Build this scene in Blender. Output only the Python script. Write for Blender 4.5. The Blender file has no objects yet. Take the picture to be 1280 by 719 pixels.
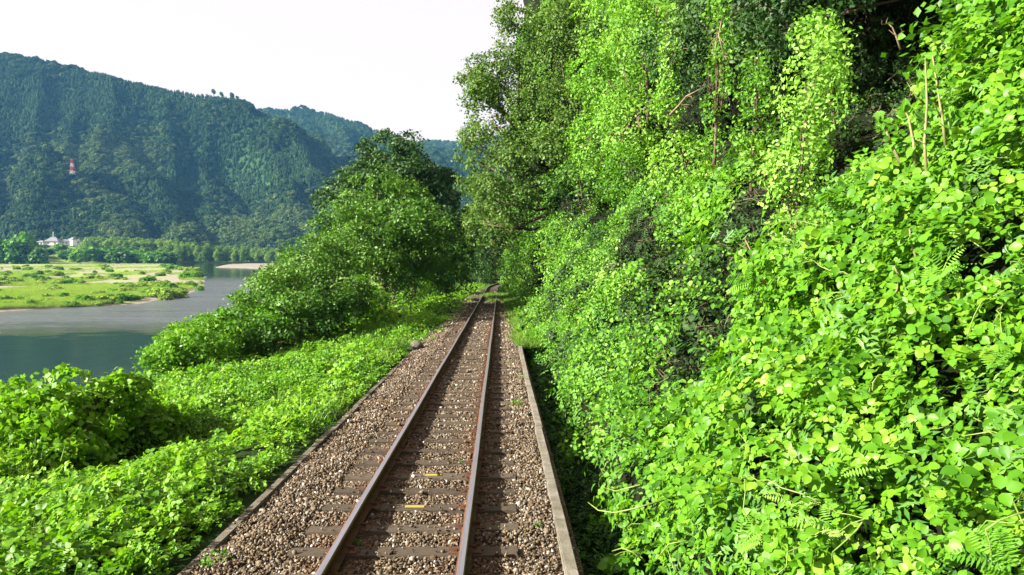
import bpy, math, random
import numpy as np
from mathutils import Vector, Matrix
random.seed(7)
rng = np.random.default_rng(11)
R = math.radians
sc = bpy.context.scene
COL = sc.collection

# ------------------------------------------------------------------ camera
CAM = np.array((0.0, 0.0, 2.46))
F = 940.0
PITCH = math.atan(51.5 / F)
YAW = math.atan(14.5 / F)
cd = bpy.data.cameras.new('camera'); cam = bpy.data.objects.new('camera', cd); COL.objects.link(cam)
cd.sensor_width = 36.0; cd.lens = F / 1280 * 36.0; cd.clip_start = 0.1; cd.clip_end = 12000
cam.location = CAM; cam.rotation_euler = (math.pi / 2 - PITCH, 0, -YAW)
sc.camera = cam
CR = np.array(cam.rotation_euler.to_matrix())

# ------------------------------------------------------------------ light and exposure
SUN_EL, SUN_AZ = 27.0, 250.0          # azimuth clockwise from +Y (direction the light comes from)
w = bpy.data.worlds.new('World'); sc.world = w; w.use_nodes = True
nt = w.node_tree; nt.nodes.clear()
sky = nt.nodes.new('ShaderNodeTexSky'); sky.sky_type = 'NISHITA'; sky.sun_disc = False
sky.sun_elevation = R(SUN_EL); sky.sun_rotation = R(SUN_AZ)
sky.air_density = 1.0; sky.dust_density = 3.0; sky.ozone_density = 1.0
veil = nt.nodes.new('ShaderNodeMix'); veil.data_type = 'RGBA'; veil.inputs[0].default_value = 0.65
veil.inputs[7].default_value = (9.5, 7.4, 6.6, 1)      # even thin white overcast mixed into the clear sky
nt.links.new(sky.outputs[0], veil.inputs[6])
bg = nt.nodes.new('ShaderNodeBackground'); bg.inputs[1].default_value = 0.039
wo = nt.nodes.new('ShaderNodeOutputWorld')
nt.links.new(veil.outputs[2], bg.inputs[0]); nt.links.new(bg.outputs[0], wo.inputs[0])
sd = bpy.data.lights.new('sun', 'SUN'); sun = bpy.data.objects.new('sun', sd); COL.objects.link(sun)
sd.energy = 5.0; sd.angle = R(0.5); sd.color = (1.0, 0.93, 0.80)
sdir = Vector((math.sin(R(SUN_AZ)) * math.cos(R(SUN_EL)), math.cos(R(SUN_AZ)) * math.cos(R(SUN_EL)), math.sin(R(SUN_EL))))
sun.rotation_euler = sdir.to_track_quat('Z', 'Y').to_euler()
sun.location = (-30, -10, 40)
sc.view_settings.view_transform = 'Standard'; sc.view_settings.look = 'None'
sc.view_settings.exposure = 2.15; sc.view_settings.gamma = 1.0
sc.cycles.max_bounces = 6; sc.cycles.diffuse_bounces = 3; sc.cycles.glossy_bounces = 2
sc.cycles.transmission_bounces = 3; sc.cycles.volume_bounces = 0; sc.cycles.transparent_max_bounces = 8
sc.cycles.sample_clamp_indirect = 8

# ------------------------------------------------------------------ pixel helpers (photo pixels, 1280x719)
def ray(u, v):
    d = CR @ np.array(((u - 640) / F, (359.5 - v) / F, -1.0)); return d / d[1]
def P(u, v, D):                       # the point seen at a pixel, D metres ahead
    return CAM + ray(u, v) * D
def PZ(u, v, z):                      # the point seen at a pixel on height z
    d = ray(u, v); return CAM + d * ((z - CAM[2]) / d[2])
def project(p):
    q = (np.asarray(p) - CAM) @ CR
    zz = -q[..., 2]
    return 640 + F * q[..., 0] / np.maximum(zz, 1e-3), 359.5 - F * q[..., 1] / np.maximum(zz, 1e-3), zz
def inview(p, m=160):
    u, v, z = project(p)
    return (z > 0.5) & (u > -m) & (u < 1280 + m) & (v > -m) & (v < 719 + m)

def ss(a, b, x):
    t = np.clip((np.asarray(x, float) - a) / (b - a), 0, 1); return t * t * (3 - 2 * t)

# ------------------------------------------------------------------ value noise
def _h(ix, iy, iz, s):
    n = (ix * 374761393 + iy * 668265263 + iz * 2147483647 + s * 144665) & 0xffffffff
    n = ((n ^ (n >> 13)) * 1274126177) & 0xffffffff
    return ((n ^ (n >> 16)) & 0xffff) / 65535.0
def vnoise(x, y, z=0.0, s=0):
    x, y, z = np.broadcast_arrays(np.asarray(x, float), np.asarray(y, float), np.asarray(z, float))
    xi, yi, zi = np.floor(x).astype(np.int64), np.floor(y).astype(np.int64), np.floor(z).astype(np.int64)
    fx, fy, fz = x - xi, y - yi, z - zi
    fx = fx * fx * (3 - 2 * fx); fy = fy * fy * (3 - 2 * fy); fz = fz * fz * (3 - 2 * fz)
    r = 0
    for a in (0, 1):
        for b in (0, 1):
            for c in (0, 1):
                r = r + _h(xi + a, yi + b, zi + c, s) * (fx if a else 1 - fx) * (fy if b else 1 - fy) * (fz if c else 1 - fz)
    return r * 2 - 1
def fbm(x, y, z=0.0, s=0, o=3):
    r = 0; a = 1; f = 1
    for k in range(o):
        r = r + a * vnoise(np.asarray(x) * f, np.asarray(y) * f, np.asarray(z) * f, s + k); a *= .5; f *= 2.03
    return r / 1.75

# ------------------------------------------------------------------ object helpers
def tag(o, label=None, cat=None, group=None, kind=None):
    if label: o['label'] = label
    if cat: o['category'] = cat
    if group: o['group'] = group
    if kind: o['kind'] = kind
    return o
def link(name, me, mats=(), parent=None, loc=None):
    o = bpy.data.objects.new(name, me); COL.objects.link(o)
    if me is not None:
        for m in (mats if isinstance(mats, (list, tuple)) else [mats]):
            if m and len(me.materials) < 8 and m.name not in me.materials: me.materials.append(m)
    if parent: o.parent = parent
    if loc is not None: o.location = loc
    return o
def empty(name, loc, label, cat, group=None):
    o = bpy.data.objects.new(name, None); COL.objects.link(o); o.location = loc; o.empty_display_size = .3
    return tag(o, label, cat, group)
def mesh_np(name, V, Fc, smooth=False, var=None, midx=None):
    """V (n,3); Fc (m,k) constant k"""
    V = np.ascontiguousarray(V, np.float32); Fc = np.ascontiguousarray(Fc, np.int32)
    me = bpy.data.meshes.new(name); n, k = Fc.shape
    me.vertices.add(len(V)); me.vertices.foreach_set('co', V.ravel())
    me.loops.add(n * k); me.loops.foreach_set('vertex_index', Fc.ravel())
    me.polygons.add(n); me.polygons.foreach_set('loop_start', np.arange(0, n * k, k, dtype=np.int32))
    me.polygons.foreach_set('loop_total', np.full(n, k, np.int32))
    if smooth: me.polygons.foreach_set('use_smooth', np.ones(n, bool))
    if midx is not None: me.polygons.foreach_set('material_index', np.asarray(midx, np.int32))
    me.update(calc_edges=True)
    if var is not None:
        a = me.attributes.new('var', 'FLOAT', 'FACE'); a.data.foreach_set('value', np.asarray(var, np.float32))
    return me
class MB:
    def __init__(s): s.v = []; s.f = []; s.m = []
    def add(s, V, Fs, m=0):
        b = len(s.v); s.v += [tuple(map(float, p)) for p in V]
        for f in Fs: s.f.append([i + b for i in f]); s.m.append(m)
    def box(s, c, d, rz=0, m=0, jit=0):
        c = np.array(c); ca, sa = math.cos(rz), math.sin(rz); V = []
        for z in (-1, 1):
            for x, y in ((-1, -1), (1, -1), (1, 1), (-1, 1)):
                p = np.array((x * d[0] / 2, y * d[1] / 2, z * d[2] / 2)) + (rng.uniform(-jit, jit, 3) if jit else 0)
                V.append(c + (p[0] * ca - p[1] * sa, p[0] * sa + p[1] * ca, p[2]))
        s.add(V, [(3, 2, 1, 0), (4, 5, 6, 7), (0, 1, 5, 4), (1, 2, 6, 5), (2, 3, 7, 6), (3, 0, 4, 7)], m)
    def tube(s, pts, rad, n=6, m=0):
        pts = [np.array(p, float) for p in pts]; N = len(pts)
        rad = rad if hasattr(rad, '__len__') else [rad] * N
        V = []; Fs = []; x = None
        for i, p in enumerate(pts):
            t = pts[min(i + 1, N - 1)] - pts[max(i - 1, 0)]; t = t / (np.linalg.norm(t) + 1e-9)
            if x is None: x = np.cross(t, (0.31, .9, .2))
            x = x - t * np.dot(x, t); x = x / (np.linalg.norm(x) + 1e-9); y = np.cross(t, x)
            for k in range(n):
                a = 2 * math.pi * k / n; V.append(p + rad[i] * (math.cos(a) * x + math.sin(a) * y))
        for i in range(N - 1):
            for k in range(n):
                k2 = (k + 1) % n; Fs.append((i * n + k, i * n + k2, (i + 1) * n + k2, (i + 1) * n + k))
        Fs.append(tuple(range(n))[::-1]); Fs.append(tuple((N - 1) * n + k for k in range(n)))
        s.add(V, Fs, m)
    def mesh(s, name, smooth=False):
        me = bpy.data.meshes.new(name); me.from_pydata(s.v, [], s.f)
        me.polygons.foreach_set('material_index', s.m)
        if smooth: me.polygons.foreach_set('use_smooth', [True] * len(s.f))
        me.update(); return me
    def build(s, name, mats, parent=None, smooth=False, loc=None):
        me = s.mesh(name, smooth); o = bpy.data.objects.new(name, me); COL.objects.link(o)
        for m in (mats if isinstance(mats, (list, tuple)) else [mats]): me.materials.append(m)
        if parent: o.parent = parent
        if loc is not None: o.location = loc
        return o

# ------------------------------------------------------------------ materials
class NT:
    def __init__(s, name):
        s.m = bpy.data.materials.new(name); s.m.use_nodes = True; s.t = s.m.node_tree; s.t.nodes.clear()
        s.out = s.t.nodes.new('ShaderNodeOutputMaterial')
    def n(s, typ, ins=None, **kw):
        x = s.t.nodes.new('ShaderNode' + typ)
        for k, v in kw.items(): setattr(x, k, v)
        for k, v in (ins or {}).items():
            if isinstance(v, bpy.types.NodeSocket): s.t.links.new(v, x.inputs[k])
            else: x.inputs[k].default_value = v
        return x
    def mix(s, a, b, f):
        x = s.n('Mix', data_type='RGBA')
        for i, v in ((0, f), (6, a), (7, b)):
            if isinstance(v, bpy.types.NodeSocket): s.t.links.new(v, x.inputs[i])
            else: x.inputs[i].default_value = v if i == 0 else (*v, 1)
        return x.outputs[2]
    def ramp(s, f, stops):
        x = s.n('ValToRGB', {0: f}); cr = x.color_ramp
        while len(cr.elements) < len(stops): cr.elements.new(.5)
        for e, (p, c) in zip(cr.elements, stops): e.position = p; e.color = (*c, 1)
        return x.outputs[0]
    def noise(s, scale, det=4, rough=.6, vec=None):
        i = {'Scale': scale, 'Detail': det, 'Roughness': rough}
        if vec is not None: i['Vector'] = vec
        return s.n('TexNoise', i).outputs[0]
    def pos(s): return s.n('NewGeometry').outputs[0]
    def math(s, op, a, b=0.0):
        return s.n('Math', {0: a, 1: b}, operation=op).outputs[0]
    def bsdf(s, col, rough=.8, spec=.5, metal=0.0, normal=None):
        i = {'Base Color': col if isinstance(col, bpy.types.NodeSocket) else (*col, 1), 'Roughness': rough,
             'Specular IOR Level': spec, 'Metallic': metal}
        if normal is not None: i['Normal'] = normal
        return s.n('BsdfPrincipled', i).outputs[0]
    def bump(s, h, st=.5, dist=.02): return s.n('Bump', {'Height': h, 'Strength': st, 'Distance': dist}).outputs[0]
    def done(s, sh): s.t.links.new(sh, s.out.inputs[0]); return s.m

ALB = .76
def leaf_mat(name, stops, trans=.4, rough=.5, patch=.25, spec=.22, tint=(1.15, 1.25, .45)):
    """leaf colours chosen per leaf (attribute var), per sprig (object random) and by broad patches of species"""
    n = NT(name)
    a = n.n('Attribute', attribute_name='var').outputs['Fac']
    o = n.n('ObjectInfo').outputs['Random']
    p = n.noise(patch, 2, .5, n.pos())
    f = n.math('ADD', n.math('MULTIPLY', a, .45), n.math('MULTIPLY', o, .40))
    f = n.math('ADD', f, n.math('MULTIPLY', n.math('SUBTRACT', p, .35), .55))
    c = n.ramp(f, [(p_, tuple(x * ALB for x in c_)) for p_, c_ in stops])
    b = n.bsdf(c, rough, spec)
    tc = n.n('Mix', {0: 1.0, 6: c, 7: (*tint, 1)}, data_type='RGBA', blend_type='MULTIPLY').outputs[2]
    t = n.n('BsdfTranslucent', {0: tc}).outputs[0]
    return n.done(n.n('MixShader', {0: trans, 1: b, 2: t}).outputs[0])

M = {}
M['kudzu'] = leaf_mat('kudzu_leaf', [(0.0, (.02, .08, .006)), (.25, (.06, .20, .009)), (.5, (.11, .30, .013)), (.75, (.17, .38, .020)), (1.0, (.26, .45, .04))], .42, .42)
M['kudzu_left'] = leaf_mat('kudzu_leaf_bank', [(0.0, (.03, .12, .008)), (.25, (.09, .25, .012)), (.5, (.16, .37, .016)), (.75, (.23, .44, .025)), (1.0, (.34, .52, .06))], .42, .45)
M['vine'] = leaf_mat('vine_leaf', [(0.0, (.03, .10, .010)), (.25, (.065, .22, .016)), (.5, (.14, .35, .032)), (.75, (.24, .47, .06)), (1.0, (.42, .62, .15))], .4, .5)
M['vine_pale'] = leaf_mat('vine_leaf_pale', [(0.0, (.08, .24, .02)), (.4, (.20, .45, .05)), (.75, (.32, .58, .10)), (1.0, (.48, .68, .20))], .4, .5)
M['lance'] = leaf_mat('lance_leaf', [(0.0, (.03, .10, .02)), (.4, (.07, .20, .03)), (.7, (.13, .30, .05)), (1.0, (.22, .40, .09))], .35, .4)
M['tree_bright'] = leaf_mat('tree_leaf_bright', [(0.0, (.025, .09, .008)), (.35, (.07, .21, .012)), (.65, (.14, .34, .022)), (1.0, (.30, .50, .06))], .4, .45)
M['tree_olive'] = leaf_mat('tree_leaf_olive', [(0.0, (.03, .075, .012)), (.35, (.07, .15, .02)), (.65, (.12, .22, .035)), (1.0, (.20, .30, .07))], .32, .5)
M['tree_dark'] = leaf_mat('tree_leaf_dark', [(0.0, (.012, .035, .01)), (.35, (.028, .08, .016)), (.65, (.055, .13, .026)), (1.0, (.11, .20, .05))], .22, .5)
M['tree_mid'] = leaf_mat('tree_leaf_mid', [(0.0, (.010, .04, .007)), (.35, (.032, .105, .012)), (.65, (.075, .195, .02)), (1.0, (.20, .36, .06))], .32, .5)
M['forest'] = leaf_mat('forest_leaf', [(0.0, (.008, .028, .010)), (.35, (.018, .058, .015)), (.65, (.04, .105, .022)), (1.0, (.11, .18, .05))], .1, .8, .012, .2)
M['bamboo'] = leaf_mat('bamboo_leaf', [(0.0, (.06, .15, .025)), (.5, (.15, .28, .05)), (1.0, (.32, .45, .10))], .25, .7, .03, .2)
M['meadow'] = leaf_mat('meadow_leaf', [(0.0, (.10, .20, .02)), (.4, (.22, .38, .04)), (.75, (.34, .48, .08)), (1.0, (.50, .56, .18))], .25, .7, .03, .2)
M['grass'] = leaf_mat('grass_blade', [(0.0, (.05, .13, .015)), (.4, (.11, .24, .025)), (.75, (.20, .33, .05)), (1.0, (.38, .42, .12))], .3, .6)

n = NT('bark'); M['bark'] = n.done(n.bsdf(n.ramp(n.noise(9, 5), [(.3, (.05, .035, .022)), (.7, (.16, .12, .08))]), .9, .2, normal=n.bump(n.noise(30), .6)))
n = NT('pale_stem'); M['stem'] = n.done(n.bsdf(n.ramp(n.noise(12, 4), [(.3, (.10, .11, .035)), (.7, (.20, .19, .08))]), .6, .3))
n = NT('dry_wood'); M['drywood'] = n.done(n.bsdf(n.ramp(n.noise(14, 4), [(.3, (.12, .085, .05)), (.7, (.24, .18, .12))]), .8, .2))
n = NT('green_stem'); M['gstem'] = n.done(n.bsdf(n.ramp(n.noise(6, 3), [(.3, (.08, .14, .02)), (.7, (.17, .22, .05))]), .5, .4))
n = NT('shade_dark_soil'); M['soil'] = n.done(n.bsdf(n.ramp(n.noise(2.5, 6, .6, n.pos()), [(.3, (.003, .005, .002)), (.55, (.007, .010, .004)), (.75, (.014, .010, .006))]), 1, .1, normal=n.bump(n.noise(6, 5, .6, n.pos()), .8, .1)))  # soil coloured near black so bare hollows read as deep shade
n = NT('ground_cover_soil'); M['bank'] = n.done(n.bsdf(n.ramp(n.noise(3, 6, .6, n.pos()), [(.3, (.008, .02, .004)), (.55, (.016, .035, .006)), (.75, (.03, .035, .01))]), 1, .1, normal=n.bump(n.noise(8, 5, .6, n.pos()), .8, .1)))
n = NT('gravel_bed'); vo = n.n('TexVoronoi', {'Vector': n.pos(), 'Scale': 26.0})
cc = n.ramp(n.n('SeparateColor', {0: vo.outputs['Color']}).outputs[0], [(.0, (.04, .024, .014)), (.35, (.09, .058, .036)), (.6, (.14, .095, .06)), (.8, (.17, .13, .09)), (1, (.24, .20, .16))])
cc = n.mix(cc, (.05, .035, .022), n.ramp(vo.outputs['Distance'], [(.25, (0, 0, 0)), (.6, (1, 1, 1))]))
M['bed'] = n.done(n.bsdf(cc, .95, .2, normal=n.bump(n.math('MULTIPLY', vo.outputs['Distance'], -1.0), 1.0, .04)))
n = NT('ballast_stone'); o_ = n.n('ObjectInfo').outputs['Random']
cc = n.ramp(o_, [(0, (.022, .016, .010)), (.2, (.055, .039, .025)), (.4, (.095, .073, .050)), (.6, (.165, .118, .072)), (.8, (.125, .108, .085)), (.96, (.24, .215, .18)), (1, (.45, .43, .41))])
px = n.n('SeparateXYZ', {0: n.pos()})
rr = n.math('ABSOLUTE', n.math('SUBTRACT', n.math('ABSOLUTE', n.math('ADD', px.outputs[0], .886)), .60))
rust = n.math('MULTIPLY', n.ramp(rr, [(.05, (1, 1, 1)), (.38, (0, 0, 0))]), n.ramp(n.noise(1.2, 3, .6, n.pos()), [(.35, (0, 0, 0)), (.65, (.7, .7, .7))]))
cc = n.mix(cc, (.12, .055, .022), rust)
M['stone'] = n.done(n.bsdf(cc, 1.0, .1, normal=n.bump(n.noise(60, 3), .4, .01)))
n = NT('sleeper_wood'); st = n.n('Mapping', {'Vector': n.n('TexCoord').outputs['Object'], 'Scale': (2, 30, 12)}).outputs[0]
g = n.noise(3, 6, .65, st)
M['sleeper'] = n.done(n.bsdf(n.mix(n.ramp(g, [(.3, (.028, .021, .014)), (.7, (.08, .062, .043))]), (.11, .088, .065), n.math('MULTIPLY', n.n('ObjectInfo').outputs['Random'], .4)), .85, .25, normal=n.bump(g, .8, .02)))
n = NT('rail_rust'); g = n.noise(7, 5, .6, n.pos())
M['rust'] = n.done(n.bsdf(n.ramp(g, [(.3, (.035, .015, .008)), (.7, (.10, .045, .022))]), .85, .3, normal=n.bump(n.noise(50, 3, .6, n.pos()), .3, .01)))
n = NT('rail_head_rust'); M['headrust'] = n.done(n.bsdf(n.ramp(n.noise(3, 4, .6, n.pos()), [(.3, (.09, .05, .028)), (.7, (.17, .10, .06))]), .5, .5, .3))
n = NT('polished_steel'); st = n.n('Mapping', {'Vector': n.pos(), 'Scale': (60, .6, 1)}).outputs[0]
M['steel'] = n.done(n.bsdf(n.ramp(n.noise(3, 3, .5, st), [(.3, (.20, .20, .24)), (.7, (.31, .31, .36))]), .4, .5, .7))
n = NT('old_concrete'); g = n.noise(5, 8, .7, n.pos())
st = n.noise(1.3, 4, .6, n.pos())
c1 = n.ramp(g, [(.25, (.06, .055, .043)), (.5, (.15, .138, .113)), (.75, (.24, .225, .19))])
M['concrete'] = n.done(n.bsdf(n.mix(c1, (.09, .085, .05), n.ramp(st, [(.5, (0, 0, 0)), (.7, (.6, .6, .6))])), .95, .2, normal=n.bump(n.noise(45, 4, .7, n.pos()), .6, .015)))
n = NT('old_concrete_dark'); g = n.noise(6, 8, .7, n.pos())
M['concrete_dark'] = n.done(n.bsdf(n.ramp(g, [(.25, (.05, .043, .032)), (.5, (.11, .097, .075)), (.75, (.18, .16, .13))]), .95, .2, normal=n.bump(n.noise(45, 4, .7, n.pos()), .6, .015)))
n = NT('yellow_plate'); M['yellow'] = n.done(n.bsdf(n.ramp(n.noise(30, 3), [(.3, (.26, .19, .02)), (.7, (.36, .28, .05))]), .6, .4))
n = NT('boulder'); M['rock'] = n.done(n.bsdf(n.ramp(n.noise(4, 7, .65), [(.3, (.05, .045, .038)), (.6, (.12, .11, .095)), (.8, (.20, .19, .17))]), .95, .2, normal=n.bump(n.noise(14, 5), .7, .03)))
n = NT('bar_sand')
g = n.noise(.05, 6, .65, n.pos()); g2 = n.noise(1.2, 5, .6, n.pos())
cs = n.ramp(g2, [(.3, (.17, .15, .125)), (.7, (.27, .245, .205))])
hz_ = n.n('MapRange', {0: n.n('SeparateXYZ', {0: n.pos()}).outputs[2], 1: -10.9, 2: -10.55}, clamp=True).outputs[0]
M['sand'] = n.done(n.bsdf(n.mix(cs, n.ramp(g2, [(.3, (.13, .20, .035)), (.7, (.24, .31, .07))]), n.math('MULTIPLY', hz_, n.ramp(g, [(.47, (0, 0, 0)), (.57, (1, 1, 1))]))), .95, .1))
n = NT('pale_sand'); M['palesand'] = n.done(n.bsdf(n.ramp(n.noise(.6, 5, .6, n.pos()), [(.3, (.15, .14, .115)), (.7, (.24, .22, .19))]), .95, .1))
n = NT('plain_soil'); M['plain'] = n.done(n.bsdf(n.ramp(n.noise(.02, 6, .65, n.pos()), [(.3, (.06, .11, .02)), (.6, (.14, .22, .04)), (.8, (.24, .26, .10))]), 1, .1))
n = NT('mountain_soil'); M['mtn'] = n.done(n.bsdf(n.ramp(n.noise(.02, 6, .65, n.pos()), [(.3, (.012, .03, .012)), (.7, (.03, .07, .02))]), 1, .1))
for nm, c in (('roof_tile', (.16, .17, .18)), ('white_wall', (.72, .70, .66)), ('red_paint', (.36, .035, .03)), ('white_paint', (.45, .44, .43)), ('window_glass', (.03, .04, .05))):
    n = NT(nm); M[nm] = n.done(n.bsdf(n.ramp(n.noise(1.5, 4, .6, n.pos()), [(.3, tuple(x * .8 for x in c)), (.7, c)]), .15 if 'glass' in nm else .7, .4))

# river water: calm dark pools and broken, rougher riffles
n = NT('river_water')
pos = n.pos(); xyz = n.n('SeparateXYZ', {0: pos})
wob = n.math('MULTIPLY', n.math('SUBTRACT', n.noise(.22, 7, .8, n.n('Mapping', {'Vector': pos, 'Scale': (.35, 1.0, 1)}).outputs[0]), .5), 48.0)
yy = n.math('ADD', xyz.outputs[1], wob)
m1 = n.n('MapRange', {0: yy, 1: 117.0, 2: 133.0}, clamp=True).outputs[0]
m2 = n.n('MapRange', {0: yy, 1: 330.0, 2: 290.0}, clamp=True).outputs[0]
rif = n.math('MULTIPLY', n.math('MULTIPLY', m1, m2), n.ramp(n.noise(.16, 5, .7, n.n('Mapping', {'Vector': pos, 'Scale': (.25, 1.0, 1)}).outputs[0]), [(.3, (.45, .45, .45)), (.55, (1, 1, 1))]))
h1 = n.noise(.42, 6, .72, n.n('Mapping', {'Vector': pos, 'Scale': (.5, 1.4, 1)}).outputs[0])
h2 = n.noise(.12, 6, .7, pos)
hh = n.math('ADD', n.math('MULTIPLY', h1, n.math('ADD', n.math('MULTIPLY', rif, 1.3), .05)), n.math('MULTIPLY', h2, n.math('ADD', n.math('MULTIPLY', rif, .5), .16)))
foam = n.math('MULTIPLY', n.ramp(n.noise(.9, 6, .75, n.n('Mapping', {'Vector': pos, 'Scale': (.6, 2.2, 1)}).outputs[0]), [(.62, (0, 0, 0)), (.75, (1, 1, 1))]), rif)
wc = n.mix((.008, .024, .010), (.075, .09, .095), rif)
wc = n.mix(wc, (.7, .72, .74), n.math('MULTIPLY', foam, .8))
rg = n.math('ADD', n.math('MULTIPLY', rif, .16), .07)
M['water'] = n.done(n.bsdf(wc, rg, .42, normal=n.bump(hh, .9, .6)))

# ------------------------------------------------------------------ leaf prototypes and scattering
def leaflet(V, Fa, base, d, nrm, L, W, fold=.12, seg=3):
    """one ovate leaflet folded along its midrib"""
    d = d / np.linalg.norm(d); s = np.cross(nrm, d); s = s / (np.linalg.norm(s) + 1e-9); nn = np.cross(d, s)
    b = len(V)
    if seg == 1:
        V += [base, base + d * L * .5 + s * W / 2 + nn * fold * W, base + d * L, base + d * L * .5 - s * W / 2 + nn * fold * W]
        Fa += [(b, b + 1, b + 2), (b, b + 2, b + 3)]; return 2
    prof = [(.22, .85), (.55, 1.0), (.82, .55)]
    V.append(base); V.append(base + d * L - nn * .18 * L)
    for t, ww in prof:
        mid = base + d * L * t - nn * (.18 * L * t * t)
        V.append(mid)
        V.append(mid + s * W / 2 * ww + nn * fold * W); V.append(mid - s * W / 2 * ww + nn * fold * W)
    m0, m1, m2 = b + 2, b + 5, b + 8
    Fa += [(b, m0 + 1, m0), (b, m0, m0 + 2), (m0, m0 + 1, m1 + 1), (m0, m1 + 1, m1), (m0, m1, m1 + 2), (m0, m1 + 2, m0 + 2),
           (m1, m1 + 1, m2 + 1), (m1, m2 + 1, m2), (m1, m2, m2 + 2), (m1, m2 + 2, m1 + 2), (m2, m2 + 1, b + 1), (m2, b + 1, m2 + 2)]
    return 12
def rvec(n_=1):
    v = rng.normal(size=(n_, 3)); return v / np.linalg.norm(v, axis=1)[:, None]
def sprig(name, mat, kind):
    V, Fa, var = [], [], []
    def add(*a, **k):
        c = leaflet(V, Fa, *a, **k); var.extend([x0] * c)
    if kind == 'kudzu':           # trifoliate leaves on short stalks
        for i in range(9):
            x0 = rng.random(); c = np.append(rng.normal(size=2) * .15, rng.uniform(-.06, .10))
            nr = np.array((0, 0, 1.)) + rvec()[0] * .65; a = rng.uniform(0, 2 * math.pi); L = rng.uniform(.075, .13)
            d = np.array((math.cos(a), math.sin(a), 0)); sd_ = np.cross(nr, d)
            for dd, off in ((d, .035), (d * .25 + sd_, .01), (d * .25 - sd_, .01)):
                x0 = min(1, max(0, x0 + rng.normal() * .08)); add(c + dd * off, dd + rvec()[0] * .15, nr + rvec()[0] * .2, L, L * .82)
    elif kind == 'small':         # many small rounded leaves
        for i in range(34):
            x0 = rng.random(); c = np.append(rng.normal(size=2) * .15, rng.uniform(-.07, .09))
            nr = np.array((0, 0, 1.)) + rvec()[0] * .8; d = rvec()[0]; L = rng.uniform(.045, .08)
            if i % 3: add(c, d, nr, L, L * .85, seg=1)
            else: add(c, d, nr, L, L * .85)
    elif kind == 'lance':         # drooping narrow leaves along twigs
        for i in range(4):
            o = np.append(rng.normal(size=2) * .1, 0); td = np.append(rng.normal(size=2), .5); td /= np.linalg.norm(td)
            for k in range(8):
                x0 = rng.random(); c = o + td * k * .035 + (0, 0, -.001 * k * k)
                sdv = np.cross(td, (0, 0, 1)) * (1 if k % 2 else -1)
                add(c, sdv * .8 + td * .7 - np.array((0, 0, .45)), np.array((0, 0, 1.)) + rvec()[0] * .3, rng.uniform(.08, .13), .032, seg=1)
    elif kind == 'grass':
        for i in range(26):
            x0 = rng.random(); c = np.append(rng.normal(size=2) * .09, 0); tip = np.append(rng.normal(size=2) * .5, 1.0)
            add(c, tip, rvec()[0], rng.uniform(.15, .35), .012, seg=1, fold=0)
    me = mesh_np(name, np.array(V), np.array(Fa), False, var); me.materials.append(mat)
    return bpy.data.objects.new(name, me)
def ico(sub=1):
    import bmesh
    bm = bmesh.new(); bmesh.ops.create_icosphere(bm, subdivisions=sub, radius=1.0)
    V = np.array([v.co[:] for v in bm.verts]); Fa = np.array([[v.index for v in f.verts] for f in bm.faces]); bm.free(); return V, Fa
ICO1, ICO2 = ico(1), ico(2)

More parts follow.
